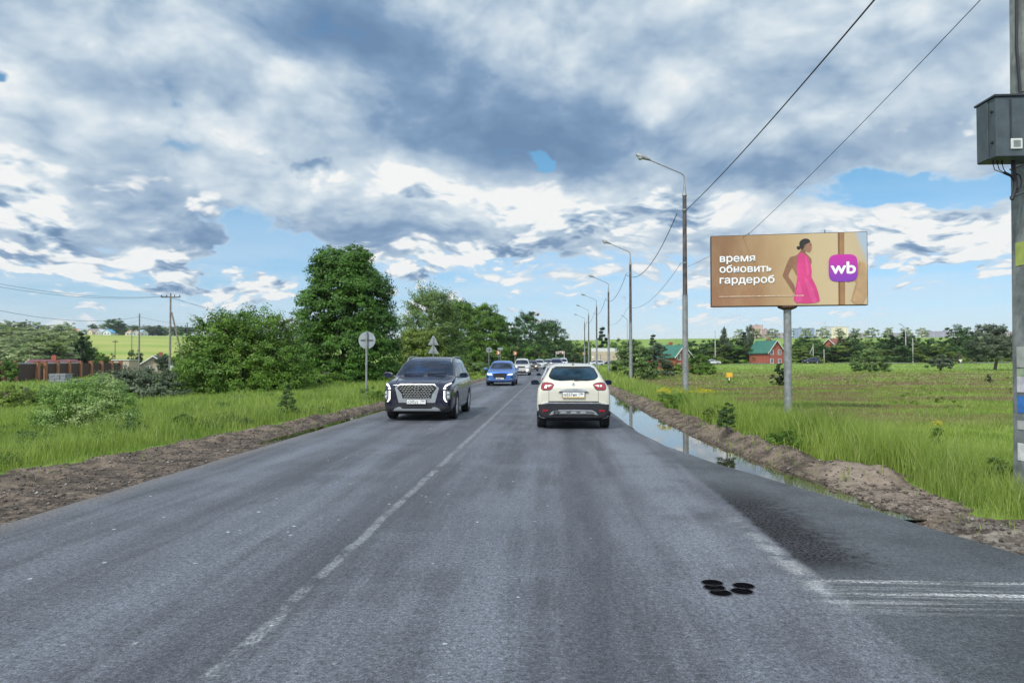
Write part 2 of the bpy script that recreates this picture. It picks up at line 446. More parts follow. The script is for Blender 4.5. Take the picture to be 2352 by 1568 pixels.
fc = np.stack([idx[:-1, :-1], idx[:-1, 1:], idx[1:, 1:], idx[1:, :-1]], -1).reshape(-1, 4)

m_ground, t, p = newmat('ground_soil_and_turf')
co = worldco(t); an = t.nodes.new('ShaderNodeAttribute'); an.attribute_name = 'bare'
gxn, gyn, gzn = sepxyz(t, co)
bare = (G(t, an.outputs['Fac'])+(noise(t, co, 5, 5, .65)-.5)*1.1).sm(.40, .60)
nA = noise(t, co, .05, 5, .6); nB = noise(t, co, .6, 5, .65); nC = noise(t, co, 9, 5, .7)
turf = mixc(t, nB.sm(.35, .65), (.10, .18, .028), (.20, .30, .05))
turf = mixc(t, nA.sm(.40, .62), turf, (.21, .29, .06))
# dry reddish stretches of the field on the right
red = (noise(t, vmath(t, 'MULTIPLY', co, (.35, 1, 0)), .22, 4, .65)+(nB-.5)*.25).sm(.42, .54)*gxn.sm(5, 9)*gyn.sm(21, 30)*gyn.sm(140, 105)
turf = mixc(t, red*.85, turf, (.20, .145, .09))
# sunlit crop on the far slope
vv, vc = voro(t, vmath(t, 'MULTIPLY', co, (1, .6, 0)), .006)
crop = gyn.sm(240, 270)*(gxn+gyn*.38).sm(20, -20)
turf = mixc(t, crop, turf, mixc(t, noise(t, vmath(t, 'MULTIPLY', co, (.25, 1, 3)), .035, 5, .65).sm(.38, .62), (.19, .28, .05), (.32, .34, .09)))
sv, sc = voro(t, co, 45, 0, 'F1')
soil = mixc(t, noise(t, co, 2.2, 6, .7).sm(.36, .62), (.060, .046, .035), (.215, .166, .125))
soil = mixc(t, noise(t, co, 26, 3, .6).sm(.45, .75)*.7, soil, (.040, .031, .027))
# the trodden sandy patch beside the junction
sx = vmath(t, 'LENGTH', vmath(t, 'MULTIPLY', vmath(t, 'SUBTRACT', co, (4.15, 9.7, 0)), (1.15, .52, 0)))
sand = (sx+(noise(t, co, 3, 4, .6)-.5)*.8).sm(1.0, .55)
soil = mixc(t, sand, soil, mixc(t, nC.sm(.3, .7), (.20, .155, .12), (.31, .25, .20)))
damp = (noise(t, co, 7, 5, .7)).sm(.56, .44)*gzn.sm(.035, -.01)
soil = mixc(t, damp*.75, soil, (.030, .024, .021))
grv = gyn.sm(8.1, 7.8)*gxn.sm(3, 4)*noise(t, co, 3.5, 4, .6).sm(.35, .5)
soil = mixc(t, grv, soil, mixc(t, nC.sm(.4, .62), (.10, .085, .07), (.27, .235, .20)))
soil = mixc(t, noise(t, co, 60, 2, .5).sm(.66, .72), soil, (.42, .38, .33))
setc(t, p, mixc(t, bare, turf, soil)); p.inputs['Roughness'].default_value = .9; p.inputs['Specular IOR Level'].default_value = .25
bump(t, p, noise(t, co, 14, 6, .7)+noise(t, co, 2.5, 3, .6)*2, .9, .06)
ground = npmesh('ground', np.stack([X_, Y_, Z_], -1).reshape(-1, 3), fc, m_ground, attrs={'bare': B_.ravel()}, smooth=True)
tag(ground, kind='structure')

# ------------------------------------------------------------------ road
ys = np.concatenate([np.array([-60, -30, -12, -4]), np.arange(-2, 26, .2), np.arange(26, 460, 1.5)])
V, F, nX = [], [], 24
for y in ys:
    a, b = float(xl(y)), float(xr(y)); j = .03*(vnoise(np.array([y]), np.array([0.]), .5, 5)[0]-.5)
    a += j; b += 1.2*.03*(vnoise(np.array([y]), np.array([9.]), .4, 6)[0]-.5)
    row = [(a, y, -.12)]+[(a+(b-a)*i/nX, y, 0.0) for i in range(nX+1)]+[(b, y, -.12)]
    V += row
w = nX+3
for i in range(len(ys)-1):
    for k in range(w-1): F.append((i*w+k, i*w+k+1, (i+1)*w+k+1, (i+1)*w+k))
m_road, t, p = newmat('worn_asphalt')
co = worldco(t); rx, ry, rz_ = sepxyz(t, co)
bx = rx-(ry-105).mx(0.0).pw(2.0)*(1/520)
stre = vmath(t, 'MULTIPLY', comb(t, bx, ry, 0.0), (1, .07, 1))
s1 = noise(t, stre, 1.5, 5, .6); s2 = noise(t, stre, 5, 4, .6)
f0 = noise(t, co, 38, 3, .7); f1 = noise(t, co, 95, 2, .6); f2 = noise(t, co, .8, 5, .65); f3 = noise(t, co, 9, 4, .65)
base = mixc(t, (s1*.6+f2*.4).sm(.38, .62), (.050, .053, .064), (.100, .107, .128))
base = mixc(t, (s2-.5).sm(-.02, .15)*.2, base, (.17, .18, .205))
# polished wheel tracks
trk = (bx+.35).abs().sm(.55, .0)+(bx-1.15).abs().sm(.42, .0)+(bx+2.95).abs().sm(.45, .0)+(bx+4.55).abs().sm(.5, .0)
base = mixc(t, trk*.32*(s1.sm(.3, .6)), base, (.150, .163, .200))
dk = (bx-.30).abs().sm(.35, 0)*.8+(bx+2.1).abs().sm(.3, .05)*.5+(bx+3.8).abs().sm(.35, 0)*.35
base = mixc(t, dk*f2.sm(.3, .6), base, (.038, .040, .052))
lz = (bx-1.4).abs().sm(.65, .1)*f2.sm(.3, .55)*ry.sm(4, 6)*ry.sm(17, 12)
base = mixc(t, lz*.5, base, (.16, .17, .20))
# newer, darker apron towards the side road
ap = ((bx-1.97)+(f3-.5)*.16).sm(.0, .10)*ry.sm(14.5, 11.5)
base = mixc(t, ap*.85, base, mixc(t, f2.sm(.35, .65), (.034, .039, .043), (.066, .073, .082)))
tar = ap*((bx-2.45)+(f3-.5)*1.1).sm(.40, -.10)*ry.sm(5.9, 6.4)*ry.sm(10.5, 8.5)*(noise(t, co, 34, 4, .8).sm(.28, .62))
base = mixc(t, tar*.92, base, (.010, .008, .009))
# open seam down the middle
sm_ = (bx+1.82+(noise(t, comb(t, 0.0, ry, 0.0), 1.2, 3, .6)-.5)*.10).abs()
seam = sm_.sm(.062, .030)*(f0.sm(.30, .50)*.75+.2)*noise(t, co, 2.6, 4, .7).sm(.36, .56)
base = mixc(t, seam*.6, base, (.235, .245, .255))
base = mixc(t, (sm_-.10).abs().sm(.09, .0)*.35, base, (.05, .052, .06))
# pale dust dragged across by turning lorries
dst = noise(t, vmath(t, 'MULTIPLY', co, (.35, 9, 1)), 2.0, 4, .6)
wob = (noise(t, comb(t, rx, 0.0, 0.0), 1.5, 3, .6)-.5)*.12
dz_ = bx.sm(1.75, 2.3)
l1 = ((ry-5.80+wob).abs().sm(.045, .005)+(ry-5.50+wob).abs().sm(.05, .015)+(ry-5.62-wob).abs().sm(.02, .005)*.2)*dz_*dst.sm(.34, .60)*f0.sm(.34, .52)
l2 = ((ry-5.45).abs().sm(.55, .05))*dst.sm(.46, .66)*bx.sm(1.5, 2.2)*bx.sm(4.2, 3.0)
l3 = (bx-1.93+(ry-6)*.03).abs().sm(.16, .0)*ry.sm(4.9, 5.6)*ry.sm(9, 6.5)*.45
base = mixc(t, (l1+l2*.40+l3*noise(t, co, 3, 4, .6).sm(.35, .6)).clamp()*.85, base, (.46, .47, .47))
# soil trodden over the edges of the asphalt
ed = (bx+5.62+(f3-.5)*.5+(f2-.5)*.5).sm(.42, .0)
base = mixc(t, ed*.75*f3.sm(.3, .55), base, mixc(t, f0, (.07, .06, .052), (.19, .165, .14)))
# grit and pale chips
vd, vcol = voro(t, vmath(t, 'MULTIPLY', co, (1, 1, 0)), 4.5)
spk = vd.sm(.10, .05)*noise(t, co, .9, 2, .5).sm(.46, .60)*bx.sm(1.2, -1.0)
base = mixc(t, spk*.8, base, (.55, .57, .58))
fm = noise(t, vmath(t, 'MULTIPLY', co, (1, 1.0, 1)), 17, 4, .7)
base = mixc(t, fm.sm(.50, .36)*.6, base, vmath(t, 'SCALE', base, scale=.50)); base = mixc(t, fm.sm(.52, .66)*.45, base, vmath(t, 'SCALE', base, scale=1.55))
grain = (f0*.55+f1*.45)
base = mixc(t, grain.sm(.50, .38), base, vmath(t, 'SCALE', base, scale=.36)); base = mixc(t, grain.sm(.52, .62), base, vmath(t, 'SCALE', base, scale=1.9))
base = mixc(t, f1.sm(.66, .74)*.6, base, (.30, .31, .34))
setc(t, p, base); t.links.new((tar*-.36+.44-ap*.1).s, p.inputs['Specular IOR Level'])
t.links.new((grain*.3+.46).s, p.inputs['Roughness'])
bump(t, p, grain+f3*.4, .55, .012)
road = MB().add(V, F).build('road', m_road, fix=False)
tag(road, kind='structure')

# ------------------------------------------------------------------ standing water
m_water, t, p = newmat('puddle_water')
co = worldco(t); setc(t, p, mixc(t, noise(t, co, 1.5, 3, .6).sm(.4, .6), (.030, .026, .016), (.045, .036, .022)))
p.inputs['Roughness'].default_value = .015; p.inputs['Specular IOR Level'].default_value = 1.0; p.inputs['IOR'].default_value = 1.45
bump(t, p, noise(t, vmath(t, 'MULTIPLY', co, (1, .5, 1)), 9, 3, .5), .05, .01)
def water(name, f0, f1, y0, y1):
    yy = np.arange(y0, y1, .4); V = []; F = []
    for y in yy: V += [(float(f0(y)), y, WATER), (float(f1(y)), y, WATER)]
    for i in range(len(yy)-1): F.append((2*i, 2*i+1, 2*i+3, 2*i+2))
    o = MB().add(V, F).build(name, m_water, fix=False); tag(o, kind='structure'); return o
water('puddle_water', lambda y: xr(y)-.02, lambda y: toe(y)+.12, 8.2, 62)
water('puddle_water', lambda y: xl(y)-.62, lambda y: xl(y)+.02, 14.6, 31)

# ------------------------------------------------------------------ grass
m_grass, t, p = newmat('grass_blades')
an = t.nodes.new('ShaderNodeAttribute'); an.attribute_name = 'tint'; tint = G(t, an.outputs['Fac'])
co = worldco(t); qx, qy, qz = sepxyz(t, co)
g1 = mixc(t, tint, (.12, .205, .028), (.35, .44, .10))
nb = noise(t, vmath(t, 'MULTIPLY', co, (1, .6, 0)), .30, 4, .6)
g1 = mixc(t, nb.sm(.42, .64), g1, mixc(t, tint, (.17, .26, .035), (.34, .43, .09)))
g1 = mixc(t, noise(t, vmath(t, 'MULTIPLY', co, (1, .6, 0)), .75, 3, .6).sm(.62, .74), g1, (.07, .15, .035))
red2 = (noise(t, vmath(t, 'MULTIPLY', co, (.35, 1, 0)), .22, 4, .65)+(tint-.5)*.20).sm(.43, .55)*qx.sm(5, 9)*qy.sm(21, 30)*qy.sm(130, 100)
g1 = mixc(t, red2*.85, g1, (.235, .160, .105))
pale = tint.sm(.93, .97)
g1 = mixc(t, pale, g1, (.36, .40, .17))
setc(t, p, g1); p.inputs['Roughness'].default_value = .6; p.inputs['Specular IOR Level'].default_value = .3
tr = t.nodes.new('ShaderNodeBsdfTranslucent'); t.links.new(g1.s, tr.inputs[0])
mx_ = t.nodes.new('ShaderNodeMixShader'); mx_.inputs[0].default_value = .38
t.links.new(p.outputs[0], mx_.inputs[1]); t.links.new(tr.outputs[0], mx_.inputs[2])
t.links.new(mx_.outputs[0], t.nodes['Material Output'].inputs[0])
def blades(n, side, dmin, dmax, h0, h1, wfac, seed):
    g = np.random.default_rng(seed)
    # even cover as seen from the road: density falls with the square of distance
    d = 1/(1/dmax+g.random(n)*(1/dmin-1/dmax))**.9 if False else dmin*(dmax/dmin)**(g.random(n)**1.05)
    a = g.random(n)
    ang = (-.80+a*.72) if side < 0 else (.02+a*.72)
    x = np.tan(ang)*d; y = d
    z, br = land(x, y)
    edge = np.where(side < 0, vergeL(y)-x, x-toe(y)-.75)
    keep = ((br < .5) | ((g.random(n) < .05) & (vnoise(x, y, .5, 31) > .55))) & (edge > -1.1) & ((x < xl(y)-.45) if side < 0 else (x > xr(y)+.3))
    x, y, z, d, edge = [q[keep] for q in (x, y, z, d, edge)]
    n = len(x); h = (h0+(h1-h0)*g.random(n))*(.45+.9*vnoise(x, y, 1.6, 11)**1.3+.35*vnoise(x, y, .5, 12))
    h *= np.where(side > 0, 1+.7*np.exp(-((edge-1.2)/1.4)**2)*(y > 9.5), 1+.25*np.exp(-((edge-.8)/1.)**2))
    h *= np.clip(.35+edge*1.4, .28, 1)
    if side > 0: h *= 1-.62*sstep(1.5, 3.2, edge)*sstep(8, 12, y)
    w = wfac*d*(.6+.8*g.random(n)); th = g.random(n)*6.283; le = (.10+.45*g.random(n))*h; la = g.random(n)*6.283
    ux, uy = np.cos(th)*w, np.sin(th)*w; lx, ly = np.cos(la)*le, np.sin(la)*le
    P = np.zeros((n, 5, 3), dtype=np.float32)
    P[:, 0] = np.stack([x-ux, y-uy, z-.03], -1); P[:, 1] = np.stack([x+ux, y+uy, z-.03], -1)
    P[:, 2] = np.stack([x-ux*.7+lx*.3, y-uy*.7+ly*.3, z+h*.55], -1); P[:, 3] = np.stack([x+ux*.7+lx*.3, y+uy*.7+ly*.3, z+h*.55], -1)
    P[:, 4] = np.stack([x+lx, y+ly, z+h], -1)
    tn = np.clip(.6*vnoise(x, y, .9, 13)+.5*g.random(n)-.05, 0, 1)
    tn[g.random(n) < .05] = .98
    return P, tn
def grass(name, *sets):
    Ps, Ts = zip(*sets); P = np.concatenate(Ps); tn = np.concatenate(Ts); n = len(P)
    b = (np.arange(n)*5)[:, None]
    F = np.concatenate([b+np.array([0, 1, 3]), b+np.array([0, 3, 2]), b+np.array([2, 3, 4])])
    o = npmesh(name, P.reshape(-1, 3), F, m_grass, attrs={'tint': np.repeat(tn, 5)})
    return o
gl = grass('grass', blades(190000, -1, 8, 60, .12, .36, .00045, 21), blades(40000, -1, 45, 200, .2, .5, .0009, 22))
tag(gl, 'lush green roadside grass and weeds sloping away left of the road', 'grass', kind='stuff')
gr_ = grass('grass', blades(260000, 1, 6.5, 60, .14, .42, .00045, 23), blades(60000, 1, 45, 230, .2, .5, .0009, 24))
tag(gr_, 'meadow grass of the open field right of the road', 'grass', kind='stuff')

# clods and small stones lying on the soil
def clods(name, n, fx, fy, label, seed, lo, hi_):
    g = np.random.default_rng(seed); y = fy[0]*(fy[1]/fy[0])**g.random(n); x = fx(y, g.random(n)); s_ = lo+(hi_-lo)*g.random(n)**4; z, br = land(x, y)
    k = (br > .5) & ((x < xl(y)-.03) | (x > xr(y)+.05)); x, y, s_, z = x[k], y[k], s_[k], z[k]; n = len(x)
    O = np.array([(1, 0, 0), (0, 1, 0), (-1, 0, 0), (0, -1, 0), (0, 0, .8), (0, 0, -.5)]); th = g.random(n)*6.28; c_, q_ = np.cos(th), np.sin(th)
    P = O[None]*(.6+.8*g.random((n, 6, 1)))*s_[:, None, None]; X = P[..., 0]*c_[:, None]-P[..., 1]*q_[:, None]; Y = P[..., 0]*q_[:, None]+P[..., 1]*c_[:, None]
    P = np.stack([X+x[:, None], Y+y[:, None], P[..., 2]+z[:, None]+s_[:, None]*.25], -1)
    T = np.array([(0, 1, 4), (1, 2, 4), (2, 3, 4), (3, 0, 4), (1, 0, 5), (2, 1, 5), (3, 2, 5), (0, 3, 5)]); F = (np.arange(n)*6)[:, None, None]+T[None]
    o = npmesh(name, P.reshape(-1, 3), F.reshape(-1, 3), MATS['soil_clods'], attrs={'tint': np.repeat(g.random(n), 6)}); tag(o, label, 'clods', kind='stuff')
m_, t, p = newmat('soil_clods'); an = t.nodes.new('ShaderNodeAttribute'); an.attribute_name = 'tint'
setc(t, p, ramp(t, G(t, an.outputs['Fac']), [(0, (.05, .042, .036)), (.7, (.13, .105, .088)), (.95, (.19, .16, .135)), (1, (.36, .34, .31))])); p.inputs['Roughness'].default_value = .95
clods('clods', 9000, lambda y, r: vergeL(y)-.1+(xl(y)-vergeL(y))*r, (7, 45), 'clods and small stones on the left soil strip', 41, .004, .032)
clods('clods', 8000, lambda y, r: xr(y)+(toe(y)*0+np.minimum(toe(y)+1.1, 7)-xr(y))*r, (6.2, 40), 'clods and small stones on the right soil bank', 42, .004, .030)

# ------------------------------------------------------------------ vehicles
from mathutils.bvhtree import BVHTree
def paint(name, col, metal=.55, rough=.28):
    if name in MATS: return MATS[name]
    m, t, p = newmat(name); co = objco(t)
    dust = noise(t, co, 3, 5, .65); x, y, z = sepxyz(t, co)
    low = (z.sm(.85, .25)*.30+.03)*dust.sm(.35, .65)
    setc(t, p, mixc(t, low, col, (.20, .18, .15)))
    p.inputs['Metallic'].default_value = metal; p.inputs['Coat Weight'].default_value = .6; p.inputs['Coat Roughness'].default_value = .05
    t.links.new((low*.5+rough).s, p.inputs['Roughness'])
    return m
def glassmat(name, col=(.004, .009, .020)):
    if name in MATS: return MATS[name]
    m, t, p = newmat(name); co = objco(t)
    setc(t, p, mixc(t, noise(t, co, 2.2, 3, .6).sm(.40, .65), col, tuple(c*3.2+.004 for c in col)))
    p.inputs['Roughness'].default_value = .05; p.inputs['Specular IOR Level'].default_value = .20; p.inputs['IOR'].default_value = 1.5
    return m
m_glass = glassmat('tinted_car_glass'); m_black = mat('black_trim_plastic', (.012, .013, .016), .5, var=.4, scale=12)
m_clad = mat('dark_grey_cladding', (.013, .014, .019), .75, var=.3, scale=9, stain=((.06, .055, .05), .2))
m_tyre = mat('tyre_rubber', (.014, .014, .015), .85, var=.4, scale=14, bmp=.2, stain=((.09, .08, .07), .35))
m_rim = mat('alloy_rim', (.45, .46, .48), .35, metal=.9, var=.12); m_chrome = mat('chrome_trim', (.78, .79, .80), .16, metal=1, var=.05)
m_silver = mat('satin_silver_trim', (.36, .38, .40), .40, metal=.6, var=.1)
m_plate = mat('number_plate_white', (.78, .78, .76), .45, var=.04); m_ink = mat('plate_ink', (.02, .02, .025), .5, var=.2)
m_red = mat('red_lamp_lens', (.26, .006, .014), .12, var=.25, scale=20, coat=1)
m_lens = mat('clear_lamp_lens', (.36, .38, .42), .12, metal=.3, var=.5, scale=30, coat=1)
m_drl = mat('lit_running_light', (.9, .9, .9), .2, var=.02, emit=(1.0, .97, .94), es=1.1)
m_warm = mat('lit_headlamp', (.9, .8, .7), .2, var=.02, emit=(1.0, .74, .42), es=3.0)
m_under = mat('underbody_dark', (.010, .010, .011), .9, var=.3)

def section(st):
    y, hw, hwt, zb, zs, zt = st
    d = zt-zs
    h = [(0, zb), (hw*.80, zb), (hw*.955, zb+.04), (hw*.995, zb+.26*(zs-zb)), (hw, zb+.66*(zs-zb)), (hw*.975, zs-.02),
         (hw*.93, zs+min(.035, d*.3)), (hwt+(.035 if d > .25 else .06), zs+.80*d), (hwt-.05, zt-.012), (hwt*.5, zt+.012), (0, zt+.018)]
    return [(x, y, z) for x, z in h]+[(-x, y, z) for x, z in h[-2:0:-1]]
def body_mesh(stations, mats, axles=(), wr=.37, level=2):
    n = 20; V = []; F = []
    for st in stations: V += section(st)
    N = len(stations)
    for i in range(N-1):
        for k in range(n): F.append((i*n+k, i*n+(k+1) % n, (i+1)*n+(k+1) % n, (i+1)*n+k))
    def cap(o, fl):
        L = [o+k for k in range(11)]; Rr = [o]+[o+n-k for k in range(1, 10)]+[o+10]
        for k in range(10):
            q = [L[k], L[k+1], Rr[k+1], Rr[k]]; q = list(dict.fromkeys(q))
            F.append(tuple(q) if fl else tuple(q[::-1]))
    cap(0, True); cap((N-1)*n, False)
    me = bpy.data.meshes.new('body'); me.from_pydata(V, [], F)
    bm = bmesh.new(); bm.from_mesh(me); bmesh.ops.recalc_face_normals(bm, faces=bm.faces); bm.to_mesh(me); bm.free()
    ob = bpy.data.objects.new('body', me); C.objects.link(ob)
    s = ob.modifiers.new('s', 'SUBSURF'); s.levels = s.render_levels = level
    cut = None
    if axles:
        cb = MB()
        for a in axles:
            for sx in (-1, 1): cb.cyl((sx*.93, a, wr*.93), wr+.055, .5, 28, 'x')
        cut = cb.build('cutter', m_under); bo = ob.modifiers.new('b', 'BOOLEAN'); bo.operation = 'DIFFERENCE'; bo.object = cut; bo.solver = 'EXACT'
    bpy.context.view_layer.update()
    dg = bpy.context.evaluated_depsgraph_get(); dg.update()
    me2 = bpy.data.meshes.new_from_object(ob.evaluated_get(dg))
    bpy.data.objects.remove(ob)
    if cut: bpy.data.objects.remove(cut)
    me2.materials.clear()
    for m in mats: me2.materials.append(m)
    for pl in me2.polygons:
        c = pl.center; inside = any(abs(math.hypot(c.y-a, c.z-wr*.93)-(wr+.055)) < .03 and abs(pl.normal.x) < .5 for a in axles) and c.z < .85
        inner = any(math.hypot(c.y-a, c.z-wr*.93) < wr+.05 for a in axles) and abs(c.x) < .72
        pl.material_index = 1 if (inside or inner or (c.z < .26 and pl.normal.z < -.5)) else 0
        pl.use_smooth = True
    try: me2.set_sharp_from_angle(angle=R(40))
    except Exception: pass
    return me2
def bvh_of(me):
    bm = bmesh.new(); bm.from_mesh(me); b = BVHTree.FromBMesh(bm); bm.free(); return b
def plate_on(bvh, poly, face, off=.006, thick=.02, res=.07, name='part', m=None, parent=None, mi=None):
    """a panel of given outline laid on the body: face -y/+y outlines are (x,z), -x/+x outlines are (y,z)"""
    bm = bmesh.new()
    ax = 1 if 'y' in face else 0; sg = -1 if face[0] == '-' else 1
    mk = (lambda a, b: Vector((a, 9*sg, b))) if ax == 1 else (lambda a, b: Vector((9*sg, a, b)))
    d = Vector((0, -sg, 0)) if ax == 1 else Vector((-sg, 0, 0))
    vs = [bm.verts.new(mk(a, b)) for a, b in poly]; f = bm.faces.new(vs)
    o1, o2 = (0, 2) if ax == 1 else (1, 2)
    for axi in (o1, o2):
        lo = min(v.co[axi] for v in bm.verts); hi_ = max(v.co[axi] for v in bm.verts); k = int((hi_-lo)/(res*.75))
        for i in range(1, k+1):
            q = lo+(hi_-lo)*i/(k+1); pc = Vector((0, 0, 0)); pc[axi] = q; pn = Vector((0, 0, 0)); pn[axi] = 1
            bmesh.ops.bisect_plane(bm, geom=bm.verts[:]+bm.edges[:]+bm.faces[:], plane_co=pc, plane_no=pn, dist=1e-5)
    bmesh.ops.triangulate(bm, faces=[f_ for f_ in bm.faces if len(f_.verts) > 4])
    last = None; miss = []
    for v in bm.verts:
        h = bvh.ray_cast(v.co, d)
        if h[0] is None: miss.append(v)
        else: v.co = h[0]-d*off
    good = [v.co.copy() for v in bm.verts if v not in miss]
    for v in miss:
        if good:
            q = min(good, key=lambda c: (c-v.co).length_squared if False else ((c.x-v.co.x)**2*(ax == 1)+(c.y-v.co.y)**2*(ax == 0)+(c.z-v.co.z)**2))
            v.co[ax] = q[ax]
    r = bmesh.ops.extrude_face_region(bm, geom=bm.faces[:])
    bmesh.ops.translate(bm, verts=[g for g in r['geom'] if isinstance(g, bmesh.types.BMVert)], vec=d*thick)
    bmesh.ops.recalc_face_normals(bm, faces=bm.faces)
    me = bpy.data.meshes.new(name); bm.to_mesh(me); bm.free()
    for pl in me.polygons: pl.use_smooth = True
    try: me.set_sharp_from_angle(angle=R(35))
    except Exception: pass
    me.materials.append(m)
    o = bpy.data.objects.new(name, me); C.objects.link(o); o.parent = parent
    return o
def mir(poly): return [(-a, b) for a, b in poly[::-1]]
def wheel(parent, x, y, r, w=.22, spokes=10):
    s = 1 if x > 0 else -1
    wo = MB().lathe([(r*.66, -w*.48), (r*.93, -w*.5), (r, -w*.38), (r, w*.38), (r*.93, w*.5), (r*.66, w*.48), (r*.66, -w*.48)], n=28, axis='x').build('wheel', m_tyre, parent, smooth=True, loc=(x, y, r))
    rb = MB().lathe([(r*.66, w*.46*s), (r*.60, w*.40*s), (r*.57, 0.0)], n=28, axis='x').cyl((s*w*.36, 0, 0), r*.15, .03, 14, 'x')
    for k in range(spokes):
        a = 2*math.pi*k/spokes
        rb.tube([(s*w*.36, math.cos(a)*r*.1, math.sin(a)*r*.1), (s*w*.40, math.cos(a)*r*.62, math.sin(a)*r*.62)], [.028, .02], 5)
    rb.build('rim', m_rim, wo, smooth=True)
    MB().cyl((s*w*.1, 0, 0), r*.55, .02, 20, 'x').build('brake_disc', m_under, wo)
    return wo
def mirror(parent, x, y, z, m, near=-1, sc=1.0):
    s = 1 if x > 0 else -1
    mb = MB(); prof = [(-.10, -.055), (-.10, .03), (-.05, .075), (.06, .085), (.12, .05), (.13, -.01), (.08, -.06)]
    prof = [(a*s*sc, b*sc) for a, b in prof]
    mb.prism(prof if s > 0 else prof[::-1], -.07*sc, .07*sc)
    mb.box((-.13*s*sc, .02, -.03*sc), (.14*sc, .06, .04))
    o = mb.build('side_mirror', m, parent, bevel=.02, loc=(x, y, z))
    g = MB().prism([(a*.78, b*.72) for a, b in (prof if s > 0 else prof[::-1])], -.006, .006).build('mirror_glass', m_glass, o, loc=(0, .078*-near*(-1 if near > 0 else 1)*-1 if False else (-.078 if near < 0 else .078), .003))
    return o
def plateno(parent, y, z, txt, x=0.0, w=.52, framed=None, m=None):
    p = MB().box((0, 0, 0), (w, .012, .112)).build('number_plate', m or m_plate, parent, loc=(x, y, z), bevel=.003)
    MB().box((0, .006, 0), (w+.025, .012, .135)).build('plate_frame', framed or m_black, p)
    if txt:
        lettering('plate_number', txt[0], .105, m_ink, p, (-w/2+.018, -.0075, -.035), align='LEFT', bold=.0, squeeze=.92)
        lettering('region_number', txt[1], .080, m_ink, p, (w/2-.125, -.0075, -.012), align='LEFT', bold=.0, squeeze=.8)
        MB().box((w/2-.135, -.0075, 0), (.004, .002, .10)).build('plate_divider', m_ink, p)
    else:
        MB().box((-.06, -.0075, 0), (w*.62, .002, .05)).box((w*.36, -.0075, .01), (w*.18, .002, .035)).build('plate_number', m_ink, p)
    return p
def sides(bvh, parent, y0, y1, zlo, zhi, cuts, lean0=.35, lean1=.2, m=None):
    """side windows on both flanks between y0 and y1, divided at cuts"""
    ys_ = [y0]+list(cuts)+[y1]
    for s in ('-x', '+x'):
        for i in range(len(ys_)-1):
            a, b = ys_[i]+.03, ys_[i+1]-.03
            ta = a+(lean0 if i == 0 else .02); tb = b-(lean1 if i == len(ys_)-2 else -.02)
            if ta > tb-.05: continue
            plate_on(bvh, [(a, zlo), (b, zlo), (tb, zhi), (ta, zhi)], s, .004, .015, .14, 'side_window', m or m_glass, parent)
